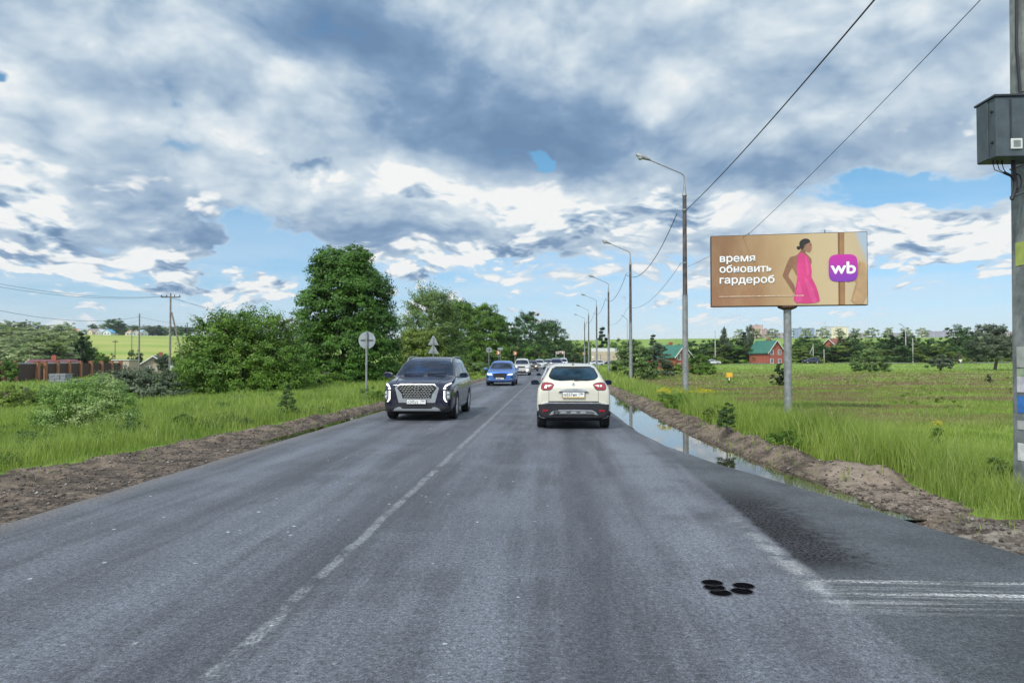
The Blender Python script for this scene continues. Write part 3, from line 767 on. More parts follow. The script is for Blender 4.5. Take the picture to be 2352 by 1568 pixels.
def simple_car(name, label, loc, W, H, col, near='front', kind='suv', group=None, lit=None, txt=None, rz=0, L=4.6, grille=None, cls='car', bumper=None, metal=.5):
    """an everyday car whose near end faces -y; proportions from its width, height and kind"""
    root = empty(name, loc, label, cls, group, rz)
    hw = W/2; zb = .22 if kind != 'sedan' else .17; wr = .35 if kind != 'sedan' else .31
    belt = H*.575 if kind != 'sedan' else H*.60; cow = H*.66
    ht = hw*.70
    fr = [(0.0, hw*.80, hw*.55, zb+.10, H*.44, H*.50), (.10, hw*.93, hw*.66, zb, H*.50, H*.555), (.45, hw, hw*.78, zb, H*.53, H*.59), (.95, hw, hw*.80, zb, H*.555, H*.63),
          (1.2, hw, hw*.82, zb, belt, cow), (1.65, hw, ht+.06, zb, belt, H*.86), (2.02, hw, ht, zb, belt, H*.965), (2.5, hw, ht, zb, belt, H-.015)]
    if kind == 'sedan':
        re = [(3.1, hw, ht, zb, belt, H*.97), (3.6, hw, ht+.05, zb, belt, H*.82), (3.95, hw, hw*.8, zb, belt, cow+.02), (4.35, hw*.97, hw*.75, zb, belt, cow), (L, hw*.85, hw*.6, zb+.1, H*.5, H*.6)]
    else:
        re = [(L*.72, hw, ht, zb, belt, H-.02), (L-.55, hw, ht-.02, zb, belt, H*.96), (L-.22, hw*.985, ht, zb, belt, H*.80), (L-.06, hw*.95, ht+.05, zb, belt*.97, H*.66), (L, hw*.84, hw*.6, zb+.1, H*.42, H*.50)]
    st = fr+re
    axl = (.88, L-.92)
    if near == 'rear':
        st = [(L-s[0],)+s[1:] for s in st[::-1]]; axl = (.92, L-.88)
    pm = paint('paint_'+name+'_'+('%03d' % (len(MATS))), col, metal)
    me = body_mesh(st, [pm, m_under], axl, wr); bvh = bvh_of(me)
    b = bpy.data.objects.new('body', me); C.objects.link(b); b.parent = root
    for x in (-1, 1):
        for a in axl: wheel(root, x*(hw-.115), a, wr, .23)
    zl, zh = H*.655, H*.945
    if near == 'front':
        ws = [(-hw*.80, zl), (hw*.80, zl), (hw*.76, zl+.1), (ht*.93, zh-.03), (ht*.85, zh), (-ht*.85, zh), (-ht*.93, zh-.03), (-hw*.76, zl+.1)]
        plate_on(bvh, ws, '-y', .008, .018, .12, 'windshield', m_glass, root)
        g = grille or [(-.36, H*.47), (.36, H*.47), (.30, H*.34), (-.30, H*.34)]
        plate_on(bvh, g[::-1], '-y', .012, .03, .1, 'grille', m_black, root)
        hl = [(hw*.50, H*.42), (hw*.86, H*.44), (hw*.90, H*.50), (hw*.60, H*.47)]
        for q in (hl, mir(hl)): plate_on(bvh, q, '-y', .008, .03, .08, 'headlight', lit or m_lens, root)
        plate_on(bvh, [(-hw*.85, zb+.03), (hw*.85, zb+.03), (hw*.88, H*.24), (hw*.45, H*.20), (-hw*.45, H*.20), (-hw*.88, H*.24)], '-y', .010, .03, .12, 'bumper', bumper or m_clad, root)
        plateno(root, -.035, H*.29, txt, w=.50)
        mirror(root, -hw-.10, 1.25, H*.655, pm, 1); mirror(root, hw+.10, 1.25, H*.655, pm, 1)
        sides(bvh, root, 1.30, L-.35 if kind != 'sedan' else 3.7, H*.63, H*.90, (2.25, 3.2), .45, .3)
    else:
        z0, z1 = H*.68, H*.93
        ws = [(-hw*.68, z0), (hw*.68, z0), (hw*.72, z0+.08), (ht*.86, z1), (-ht*.86, z1), (-hw*.72, z0+.08)]
        plate_on(bvh, ws, '-y', .008, .018, .12, 'rear_window', m_glass, root)
        tl = [(hw*.60, H*.50), (hw*.90, H*.49), (hw*.88, H*.60), (hw*.62, H*.58)]
        for q in (tl, mir(tl)): plate_on(bvh, q, '-y', .008, .03, .08, 'tail_light', m_red, root)
        plate_on(bvh, [(-hw*.86, zb+.03), (hw*.86, zb+.03), (hw*.9, H*.30), (-hw*.9, H*.30)], '-y', .010, .03, .12, 'bumper', bumper or m_clad, root)
        plateno(root, -.03, H*.42, txt, w=.50)
        mirror(root, -hw-.10, L-1.3, H*.65, m_black, -1); mirror(root, hw+.10, L-1.3, H*.65, m_black, -1)
        sides(bvh, root, .45 if kind != 'sedan' else .95, L-1.30, H*.63, H*.90, (1.45, 2.4), .3, .45)
    return root, bvh, pm

# --- the big dark SUV coming towards us
def dark_suv(loc):
    root = empty('suv', loc, 'large dark navy SUV with wide chrome mesh grille and lit running lights, nearest oncoming car', 'car', 'cars on the road')
    H = 1.75
    st = [(0.0, .80, .60, .30, .86, .97), (.05, .88, .68, .23, .93, 1.03), (.16, .945, .74, .21, .98, 1.07), (.45, .975, .80, .21, 1.01, 1.11), (.95, .985, .84, .22, 1.03, 1.165), (1.22, .985, .85, .22, 1.045, 1.20),
          (1.34, .985, .83, .22, 1.05, 1.26), (1.7, .985, .79, .22, 1.05, 1.50), (2.05, .985, .76, .22, 1.06, 1.68), (2.5, .985, .745, .22, 1.06, 1.74), (3.4, .985, .74, .22, 1.07, 1.75),
          (4.3, .98, .73, .24, 1.07, 1.71), (4.72, .97, .72, .25, 1.07, 1.52), (4.92, .93, .7, .28, 1.02, 1.12), (4.98, .84, .6, .34, .8, .92)]
    pm = paint('navy_black_paint', (.004, .006, .030), .3, .16)
    ax = (.98, 3.88)
    me = body_mesh(st, [pm, m_under], ax, .385); bvh = bvh_of(me)
    b = bpy.data.objects.new('body', me); C.objects.link(b); b.parent = root
    for x in (-1, 1):
        for a in ax: wheel(root, x*.865, a, .375, .24, 12)
    P = lambda X, Y: ((X-808)/745, (1478-Y)/745)
    # windshield
    ws = [(-.81, 1.225), (.81, 1.225), (.80, 1.28), (.705, 1.60), (.665, 1.648), (.3, 1.665), (-.3, 1.665), (-.665, 1.648), (-.705, 1.60), (-.80, 1.28)]
    plate_on(bvh, ws, '-y', .008, .018, .07, 'windshield', glassmat('blue_windshield', (.003, .009, .024)), root)
    plate_on(bvh, [(-.60, 1.66), (.60, 1.66), (.52, 1.70), (-.52, 1.70)], '-y', .003, .01, .1, 'roof_header', pm, root)
    # grille: chrome surround, dark mesh, pale dashes
    Gout = [(-.605, .90), (-.47, 1.015), (.47, 1.015), (.605, .90), (.50, .50), (-.50, .50)]
    Gin = [(-.545, .895), (-.455, .985), (.455, .985), (.545, .895), (.415, .73), (.395, .615), (-.395, .615), (-.415, .73)]
    gf = plate_on(bvh, Gout[::-1], '-y', .012, .03, .06, 'grille_frame', m_silver, root)
    gr = plate_on(bvh, Gin[::-1], '-y', .016, .01, .06, 'grille', m_black, root)
    mb = MB()
    def inside(x, z):
        c = False; n = len(Gin)
        for i in range(n):
            x1, z1 = Gin[i]; x2, z2 = Gin[(i+1) % n]
            if (z1 > z) != (z2 > z) and x < (x2-x1)*(z-z1)/(z2-z1)+x1: c = not c
        return c
    for r_ in range(8):
        z = .965-r_*.047
        for k in range(-7, 8):
            x = (k+.5*(r_ % 2))*.094*(1-.030*r_)
            if not all(inside(x+a, z+q) for a in (-.036, .036) for q in (-.012, .012)): continue
            if abs(x) < .13 and .855 < z < .975: continue
            h = bvh.ray_cast(Vector((x, -9, z)), Vector((0, 1, 0)))
            if h[0] is None: continue
            MB().box((x, h[0].y-.024, z), (.058*(1-.02*r_), .016, .017)).build('grille_stud', m_chrome, gr)
    # slanted letter in an oval
    hy = bvh.ray_cast(Vector((0, -9, .92)), Vector((0, 1, 0)))[0].y-.038
    eb = MB(); N = 28
    eb.tube([(.115*math.cos(2*math.pi*k/N), 0, .052*math.sin(2*math.pi*k/N)) for k in range(N+1)], .008, 6, cap=False)
    eb.tube([(-.062, 0, -.036), (-.030, 0, .036)], .010, 6); eb.tube([(.030, 0, -.036), (.062, 0, .036)], .010, 6)
    eb.tube([(-.046, 0, -.008), (-.01, 0, .010), (.02, 0, -.004), (.046, 0, .010)], .008, 6)
    eb.build('emblem', m_chrome, root, smooth=True, loc=(0, hy, .918))
    # lamps
    for s in (1, -1):
        f = (lambda q: q) if s > 0 else mir
        plate_on(bvh, f([(.725, .52), (.93, .56), (.935, .83), (.72, .83)]), '-y', .006, .02, .06, 'lamp_recess', m_black, root)
        hl = plate_on(bvh, f([(.815, .58), (.90, .60), (.905, .81), (.81, .82)]), '-y', .014, .02, .05, 'headlight', m_lens, root)
        mbb = MB()
        for z in (.65, .75):
            h = bvh.ray_cast(Vector((s*.857, -9, z)), Vector((0, 1, 0)))[0]
            mbb.lathe([(.0, -.012), (.030, -.010), (.036, 0), (.036, .02)], (s*.857, h.y-.02, z), 14, 'y')
        mbb.build('lamp_projector', m_chrome, hl, smooth=True)
        plate_on(bvh, f([(.732, .60), (.760, .555), (.80, .515), (.832, .525), (.795, .57), (.775, .63), (.775, .825), (.732, .825)]), '-y', .022, .02, .04, 'running_light', m_drl, root)
        plate_on(bvh, f([(.725, .865), (.795, .865), (.795, .905), (.73, .91)]), '-y', .014, .02, .04, 'running_light', m_drl, root)
        plate_on(bvh, f([(.74, .925), (.80, .935), (.90, 1.005), (.905, 1.03), (.86, 1.02), (.78, .985)]), '-y', .014, .02, .04, 'running_light', m_drl, root)
        mirror(root, s*1.10, 1.42, 1.215, pm, -1, 1.15)
    # lower bumper
    plate_on(bvh, [(-.93, .25), (.93, .25), (.955, .43), (.62, .39), (.50, .47), (-.50, .47), (-.62, .39), (-.955, .43)], '-y', .010, .03, .07, 'bumper', m_clad, root)
    plate_on(bvh, [(-.40, .36), (.40, .36), (.47, .455), (-.47, .455)], '-y', .018, .01, .08, 'air_intake', m_black, root)
    plate_on(bvh, [(-.66, .275), (.66, .275), (.60, .345), (.50, .385), (.43, .375), (.40, .335), (-.40, .335), (-.43, .375), (-.50, .385), (-.60, .345)], '-y', .026, .03, .06, 'skid_plate', m_silver, root)
    MB().box((0, .45, .20), (1.1, .5, .05)).build('undertray', m_under, root)
    plateno(root, -.045, .525, ('х245уу', '799'), x=-.01)
    # hood crease lines, wipers, rails
    for s in (-1, 1):
        pts = []
        for k in range(9):
            y = .14+k*.13; x = s*(.60+.10*k/8); h = bvh.ray_cast(Vector((x, y, 9)), Vector((0, 0, -1)))[0]; pts.append(h+Vector((0, 0, .003)))
        MB().tube(pts, .014, 6).build('hood_crease', pm, root, smooth=True)
        pts = []
        for k in range(10):
            y = 1.95+k*.26; h = bvh.ray_cast(Vector((s*.66, y, 9)), Vector((0, 0, -1)))[0]; pts.append(h+Vector((0, 0, .045 if 0 < k < 9 else .0)))
        MB().tube(pts, .018, 6).build('roof_rail', m_silver, root, smooth=True)
    for x0, x1 in ((-.62, -.05), (.08, .62)):
        pts = [bvh.ray_cast(Vector((x0+(x1-x0)*k/6, -9, 1.245+.03*k/6)), Vector((0, 1, 0)))[0]+Vector((0, -.02, .01)) for k in range(7)]
        MB().tube(pts, .009, 5).build('wiper', m_black, root)
    h = bvh.ray_cast(Vector((0, -9, 1.60)), Vector((0, 1, 0)))[0]
    MB().prism([(-.045, .01), (-.03, -.012), (0, -.02), (.03, -.012), (.045, .01), (0, 0)], -.004, .004).build('rear_view_mirror', m_plate, root, loc=(-.03, h.y-.008, 1.555))
    sides(bvh, root, 1.50, 4.65, 1.10, 1.58, (2.35, 3.25, 4.0), .50, .30)
    for s in (-1, 1):
        plate_on(bvh, [(1.36, .27), (3.5, .27), (3.5, .36), (1.36, .36)], '+x' if s > 0 else '-x', .02, .02, .2, 'sill_trim', m_silver, root)
        for yy in (2.05, 3.0): plate_on(bvh, [(yy, .94), (yy+.24, .95), (yy+.24, .985), (yy, .975)], '+x' if s > 0 else '-x', .035, .03, .1, 'door_handle', m_chrome, root)
        for yy in (1.42, 2.33, 3.28): plate_on(bvh, [(yy, .38), (yy+.012, .38), (yy+.012, 1.06), (yy, 1.06)], '+x' if s > 0 else '-x', .001, .003, .2, 'door_gap', m_black, root)
    # two people behind the glass
    return root
dark_suv((-3.76, 20.0, .002))

# --- the cream crossover ahead of us, seen from behind
def cream_crossover(loc):
    root = empty('crossover', loc, 'cream crossover with red tail lights seen from behind, directly ahead in our lane', 'car', 'cars on the road')
    st = [(0.0, .80, .55, .30, .86, .98), (.04, .86, .62, .25, .93, 1.06), (.12, .885, .64, .23, .97, 1.17), (.26, .889, .62, .23, 1.0, 1.33), (.42, .889, .585, .23, 1.01, 1.475), (.60, .889, .575, .22, 1.01, 1.525),
          (1.1, .889, .585, .2, 1.0, 1.565), (1.9, .889, .59, .2, .99, 1.565), (2.4, .889, .60, .2, .98, 1.50), (2.85, .889, .68, .2, .97, 1.25), (3.15, .885, .78, .2, .95, 1.06), (3.7, .87, .72, .2, .9, 1.0), (4.05, .82, .62, .24, .80, .88), (4.12, .72, .5, .32, .7, .78)]
    pm = paint('cream_paint', (.64, .61, .51), .1, .25)
    ax = (.70, 3.30)
    me = body_mesh(st, [pm, m_under], ax, .345); bvh = bvh_of(me)
    b = bpy.data.objects.new('body', me); C.objects.link(b); b.parent = root
    for x in (-1, 1):
        for a in ax: wheel(root, x*.775, a, .335, .225)
    P = lambda X, Y: ((X-920)/815, (1492-Y)/815)
    S = lambda L_: [P(*q) for q in L_]
    def sym(L_):      # right half given, mirrored
        r = [P(*q) for q in L_]; return r+[(-a, c) for a, c in r[::-1]]
    wp = sym([(920, 535), (1180, 545), (1300, 530), (1375, 500), (1408, 462), (1398, 420), (1335, 305), (1255, 272), (920, 262)])
    wp = wp[:9]+wp[10:-1]
    plate_on(bvh, wp, '-y', .008, .018, .06, 'rear_window', glassmat('teal_rear_glass', (.004, .014, .024)), root)
    # dark band round the top of the glass
    top = sym([(920, 262), (1255, 272), (1335, 305), (1398, 420), (1370, 400), (1310, 325), (1240, 300), (920, 296)])
    plate_on(bvh, sym([(920, 306), (1240, 312), (1310, 335), (1378, 425), (1400, 422), (1340, 303), (1258, 266), (920, 256)])[:-1], '-y', .009, .01, .06, 'window_surround', m_black, root)
    for s in (1, -1):
        f = (lambda q: q) if s > 0 else mir
        tl = f(S([(1302, 622), (1345, 595), (1440, 578), (1520, 585), (1545, 640), (1550, 700), (1510, 722), (1385, 718), (1345, 690)])[::-1])
        to = plate_on(bvh, tl, '-y', .014, .03, .05, 'tail_light', m_red, root)
        plate_on(bvh, f(S([(1295, 618), (1340, 588), (1440, 570), (1528, 578), (1555, 640), (1558, 706), (1512, 731), (1378, 727), (1335, 694)])[::-1]), '-y', .007, .02, .05, 'lamp_surround', m_black, to)
        plate_on(bvh, f(S([(1326, 630), (1360, 624), (1425, 620), (1468, 620), (1476, 640), (1468, 660), (1425, 660), (1400, 664), (1378, 646)])[::-1]), '-y', .020, .01, .05, 'reversing_lens', mat('pale_lamp_lens', (.75, .70, .68), .2, var=.1, coat=1), to)
        plate_on(bvh, f(S([(1418, 606), (1430, 606), (1430, 672), (1418, 672)])[::-1]), '-y', .025, .01, .05, 'lens_bar', m_black, to)
        plate_on(bvh, f(S([(1415, 1098), (1525, 1104), (1528, 1148), (1420, 1140)])[::-1]), '-y', .034, .03, .06, 'reflector', m_red, root)
        mirror(root, s*.985, 2.62, 1.04, m_black, -1, 1.0)
    # tailgate handle bar, emblem
    plate_on(bvh, sym([(920, 762), (1212, 764), (1150, 700), (920, 694)])[1:][::-1], '-y', .022, .04, .05, 'handle_bar', m_chrome, root)
    plate_on(bvh, sym([(920, 766), (1195, 768), (1215, 760), (1190, 752), (920, 750)])[1:][::-1], '-y', .030, .02, .05, 'handle_gap', m_black, root)
    h = bvh.ray_cast(Vector((0, -9, 1.075)), Vector((0, 1, 0)))[0]
    eb = MB(); o_ = [(0, .058), (.038, 0), (0, -.058), (-.038, 0)]; i_ = [(0, .028), (.018, 0), (0, -.028), (-.018, 0)]
    for k in range(4):
        a, b_ = o_[k], o_[(k+1) % 4]; c, d_ = i_[k], i_[(k+1) % 4]
        eb.prism([a, b_, d_, c], -.012, .006)
    eb.build('emblem', m_chrome, root, loc=(0, h.y-.012, 1.072), bevel=.003)
    hy = bvh.ray_cast(Vector((0, -9, .83)), Vector((0, 1, 0)))[0].y
    pl = plateno(root, hy-.03, .835, ('м557нк', '799'), x=.0)
    MB().box((0, -.004, -.066), (.53, .016, .022)).build('dealer_strip', mat('yellowed_strip', (.55, .38, .08), .5), pl)
    # bumper
    plate_on(bvh, sym([(920, 1290), (1560, 1290), (1640, 1215), (1640, 1010), (1560, 998), (1400, 985), (920, 985)])[1:-1][::-1], '-y', .022, .05, .06, 'bumper', m_clad, root)
    plate_on(bvh, sym([(920, 985), (1400, 985), (1560, 1006), (1530, 985), (1420, 962), (920, 962)])[1:-1][::-1], '-y', .030, .03, .06, 'bumper_strip', m_chrome, root)
    plate_on(bvh, sym([(920, 962), (1400, 962), (1420, 950), (1400, 940), (920, 938)])[1:-1][::-1], '-y', .004, .01, .06, 'tailgate_gap', m_black, root)
    sk = plate_on(bvh, sym([(920, 1195), (1330, 1195), (1395, 1212), (1350, 1150), (1280, 1112), (920, 1104)])[1:-1][::-1], '-y', .034, .03, .06, 'skid_plate', m_silver, root)
    plate_on(bvh, sym([(920, 1195), (1310, 1195), (1330, 1165), (1275, 1130), (920, 1124)])[1:-1][::-1], '-y', .037, .01, .06, 'skid_recess', mat('grey_plastic', (.09, .095, .10), .6), sk)
    for X in (720, 920, 1105):
        plate_on(bvh, S([(X-65, 1175), (X+65, 1175), (X+45, 1138), (X-45, 1138)]), '-y', .046, .02, .06, 'skid_rib', m_silver, sk)
    x, z = P(583, 1152); h = bvh.ray_cast(Vector((x, -9, z)), Vector((0, 1, 0)))[0]
    MB().lathe([(.062, -.02), (.058, -.055), (.050, -.055), (.048, .05)], (x, h.y, z), 18, 'y').build('exhaust_pipe', m_under, root, smooth=True)
    plate_on(bvh, S([(940, 1290), (1000, 1290), (1000, 1290.5), (940, 1290.5)]), '-y', .02, .01, .2, 'tow_cover', m_clad, root) if False else None
    MB().box((0, .9, .25), (1.25, 1.5, .10)).box((0, .70, .30), (1.5, .12, .10)).build('underbody', m_under, root)
    for s in (-1, 1):   # tailgate shut lines
        x0 = s*.59
        plate_on(bvh, [(x0-.004, .66), (x0+.004, .66), (x0+.004, .93), (x0-.004, .93)], '-y', .001, .003, .1, 'tailgate_line', m_black, root)
    hh = bvh.ray_cast(Vector((0, .62, 9)), Vector((0, 0, -1)))[0]
    MB().lathe([(.035, -.01), (.022, .02), (.006, .045), (.002, .15)], tuple(hh), 10).build('antenna', m_black, root, smooth=True)
    # roof spoiler lip
    plate_on(bvh, sym([(920, 258), (1250, 266), (1290, 280), (1270, 246), (920, 236)])[1:-1][::-1], '-y', .05, .05, .06, 'roof_spoiler', pm, root)
    # wiper
    pts = [bvh.ray_cast(Vector((.02+.5*k/6, -9, 1.17+.03*k/6)), Vector((0, 1, 0)))[0]+Vector((0, -.02, 0)) for k in range(7)]
    MB().tube(pts, .010, 5).build('wiper', m_black, root)
    sides(bvh, root, .55, 2.75, 1.03, 1.44, (1.25, 2.0), .30, .38)
    return root
cream_crossover((.44, 17.8, .002))

# --- the rest of the traffic
GR = 'cars on the road'
r, bv, pmm = simple_car('suv', 'bright blue SUV with lit white headlights, second oncoming car behind the navy SUV', (-3.49, 46.7, .002), 1.84, 1.60, (.045, .16, .50), lit=m_drl, group=GR,
    grille=[(-.40, .80), (.40, .80), (.42, .60), (.34, .46), (-.34, .46), (-.42, .60)], metal=.4, bumper=paint('blue_bumper', (.04, .15, .48), .4))
plate_on(bv, [(-.62, .24), (.62, .24), (.70, .36), (.52, .30), (-.52, .30), (-.70, .36)], '-y', .02, .02, .1, 'skid_plate', m_black, r)
for s in (1, -1):
    f = (lambda q: q) if s > 0 else mir
    plate_on(bv, f([(.55, .36), (.78, .42), (.74, .47), (.60, .41)]), '-y', .03, .02, .1, 'fog_trim', m_silver, r)
    plate_on(bv, f([(.70, .50), (.86, .54), (.86, .66), (.72, .60)]), '-y', .012, .02, .1, 'lamp_recess', m_black, r)
r, bv, pmm = simple_car('suv', 'white and beige SUV with large round fog lights, third oncoming car behind the blue SUV', (-3.52, 77, .002), 1.80, 1.78, (.62, .60, .56), group=GR, bumper=paint('beige_bumper', (.45, .40, .33), .3),
    grille=[(-.42, .96), (.42, .96), (.38, .80), (-.38, .80)], metal=.2)
for s in (1, -1):
    h = bv.ray_cast(Vector((s*.62, -9, .56)), Vector((0, 1, 0)))[0]
    MB().lathe([(0, -.05), (.09, -.045), (.12, -.03), (.12, .03)], (s*.62, h.y, .56), 16, 'y').build('fog_light', m_drl if s > 0 else m_lens, r, smooth=True)
plate_on(bv, [(-.5, .32), (.5, .32), (.46, .48), (-.46, .48)], '-y', .02, .02, .1, 'air_intake', m_black, r)
simple_car('hatchback', 'dark bronze hatchback with glowing amber headlights, behind the white and beige SUV', (at(1221, 840, 104).x, 104, .002), 1.74, 1.58, (.10, .075, .06), lit=m_warm, group=GR)
simple_car('suv', 'white oncoming SUV behind the bronze hatchback', (at(1238, 840, 124).x, 124, .002), 1.82, 1.72, (.72, .72, .70), group=GR)
simple_car('hatchback', 'silver oncoming hatchback rounding the bend, last in the oncoming row', (at(1255, 840, 140).x, 140, .002), 1.80, 1.74, (.50, .52, .53), group=GR, rz=R(-8))
simple_car('sedan', 'silver sedan almost hidden in front of the cream crossover', (.22, 32.5, .002), 1.80, 1.45, (.50, .52, .55), near='rear', kind='sedan', group=GR)
simple_car('suv', 'dark grey SUV with a pale roof seen from behind, in the queue ahead', (at(1278, 840, 92).x, 92, .002), 1.86, 1.86, (.22, .22, .26), near='rear', group=GR)
simple_car('minivan', 'white minivan seen from behind, furthest in the queue ahead', (at(1293, 840, 119).x, 119, .002), 1.80, 1.92, (.66, .66, .68), near='rear', group=GR)
p = at(1864, 834, 203); simple_car('suv', 'small dark SUV driving along the far road beyond the meadow', (p.x-2.3, 203, ground_z(p.x, 203)+.05), 1.85, 1.62, (.035, .04, .06), group=None, rz=R(-90+8), L=4.5)
p = at(1352, 830, 176); simple_car('hatchback', 'white hatchback at the bend in front of the beige lorry', (p.x, 176, ground_z(p.x, 176)+.05), 1.78, 1.6, (.70, .70, .70), group=None, rz=R(-55), L=4.2)

# ------------------------------------------------------------------ street furniture
m_galv = mat('galvanised_steel', (.27, .28, .29), .5, metal=.4, var=.22, scale=5, stain=((.16, .10, .07), .35))
m_pole_dark = mat('weathered_dark_pole', (.085, .070, .068), .65, metal=.2, var=.4, scale=5, stain=((.20, .19, .18), .5))
m_conc = mat('pole_concrete', (.17, .185, .18), .85, var=.35, scale=5, bmp=.5, stain=((.33, .35, .33), .6))
m_sign_back = mat('sign_back_grey', (.30, .33, .36), .5, metal=.3, var=.12, scale=8)
m_cable = mat('black_cable', (.012, .012, .016), .6)
m_glassd = mat('lamp_bowl', (.42, .44, .44), .2, var=.15, coat=1)

def lamp_post(x, y, label):
    z0 = ground_z(x, y)-.15
    r = empty('street_lamp', (x, y, z0), label, 'street lamp', 'street lamps along the right verge')
    H = 10.62-.0-z0
    MB().tube([(0, 0, 0), (0, 0, 5.15-z0*0)], [.145, .130], 14).build('pole_base', m_galv, r, smooth=True)
    MB().tube([(0, 0, 5.15), (0, 0, 5.17)], [.14, .135], 14).build('pole_collar', m_galv, r, smooth=True)
    MB().tube([(0, 0, 5.16), (0, 0, H-1.05)], [.112, .095], 14).build('pole_shaft', m_pole_dark, r, smooth=True)
    MB().tube([(0, 0, H-1.05), (0, 0, H-1.0), (0, 0, H-.75), (0, 0, H-.42)], [.12, .115, .06, .045], 12).build('pole_cap', m_galv, r, smooth=True)
    pts = [(0, 0, H-.55), (0, 0, H-.16), (-.05, 0, H-.04), (-.16, 0, H+.05)]+[(-.16-1.62*k/5, 0, H+.05+.72*k/5) for k in range(1, 6)]
    MB().tube(pts, .034, 8).build('arm', m_galv, r, smooth=True)
    hd = MB(); c = Vector((-2.02, 0, H+.88)); dx = Vector((-.92, 0, .39))
    hd.tube([c+Vector((.40, 0, -.17)), c+Vector((.22, 0, -.09)), c, c-Vector((.20, 0, -.08)), c-Vector((.30, 0, -.12))], [.05, .085, .12, .10, .03], 10)
    h = hd.build('lamp_head', m_galv, r, smooth=True)
    MB().lathe([(.0, -.15), (.07, -.14), (.13, -.08), (.15, 0)], (c.x-.08, 0, c.z-.02), 14).build('lamp_bowl', m_glassd, h, smooth=True)
    # bracket that carries the cable
    zc = 8.82-z0
    MB().tube([(-.10, 0, zc+.06), (-.34, 0, zc+.05), (-.36, 0, zc-.1)], .018, 6).tube([(0, 0, zc+.02), (0, 0, zc+.10)], .118, 12).build('cable_bracket', m_galv, r)
    MB().tube([(0, 0, 6.30-z0), (0, 0, 6.36-z0)], .118, 12).tube([(-.10, 0, 6.33-z0), (-.26, 0, 6.30-z0)], .015, 6).build('cable_bracket', m_galv, r)
    return r
LX = 6.25
LP = [36, 61.8, 87, 112, 138.5, 165]
words = ['nearest and tallest-looking street lamp on the right verge', 'street lamp second from the front, beside the leafy bushes', 'street lamp third along the right verge',
         'street lamp fourth along the right verge, in front of the beige lorry', 'street lamp fifth along the right verge, left of the beige lorry', 'farthest street lamp of the right verge row']
lpos = []
for k, (y, wd) in enumerate(zip(LP, words)):
    x = LX+.8*max(0, (y-140)/40)**2
    if k == 0: lamp0 = lamp_post(x, y, wd)
    else: copy_tree(lamp0, (x, y, ground_z(x, y)-.15+0), label=wd)
    lpos.append((x, y))

def wire(name, pts2, sag, rad, label, cat='cable', group='overhead cables'):
    pts = []
    for (a, b), s in zip(zip(pts2[:-1], pts2[1:]), sag if isinstance(sag, list) else [sag]*(len(pts2)-1)):
        a, b = Vector(a), Vector(b); n = 22
        for k in range(n+1):
            f = k/n; q = a.lerp(b, f); q.z -= 4*s*f*(1-f); pts.append(q)
    o = MB().tube(pts, rad, 5).build(name, m_cable, smooth=True); tag(o, label, cat, group); return o
PPY = 8.96; PPX = at(2321, 825, 9.12).x+.150
wire('power_cable', [(lpos[0][0], 36, 8.8), at(2012, -4, 13.0), (5.35, 9.0, 9.2)], [.16, .0], .017, 'thick black cable rising from the nearest street lamp to the upper right')
tops = [(x-.36, y, 8.72) for x, y in lpos]
wire('power_cable', tops, [1.25, 1.0, .9, .8, .7], .020, 'cable sagging from lamp to lamp along the street lamp row')
wire('telephone_cable', [at(2290, -40, 13.2), at(1725, 533, 27.5), at(1565, 618, 46)], [.1, .1], .008, 'thin wire crossing the sky above the billboard')
wire('telephone_cable', [(LX-.2, 36, 6.3), (LX-.2, 61.8, 6.0), (LX-.2, 87, 6.0)], .75, .010, 'thin lower wire slung between the street lamps')

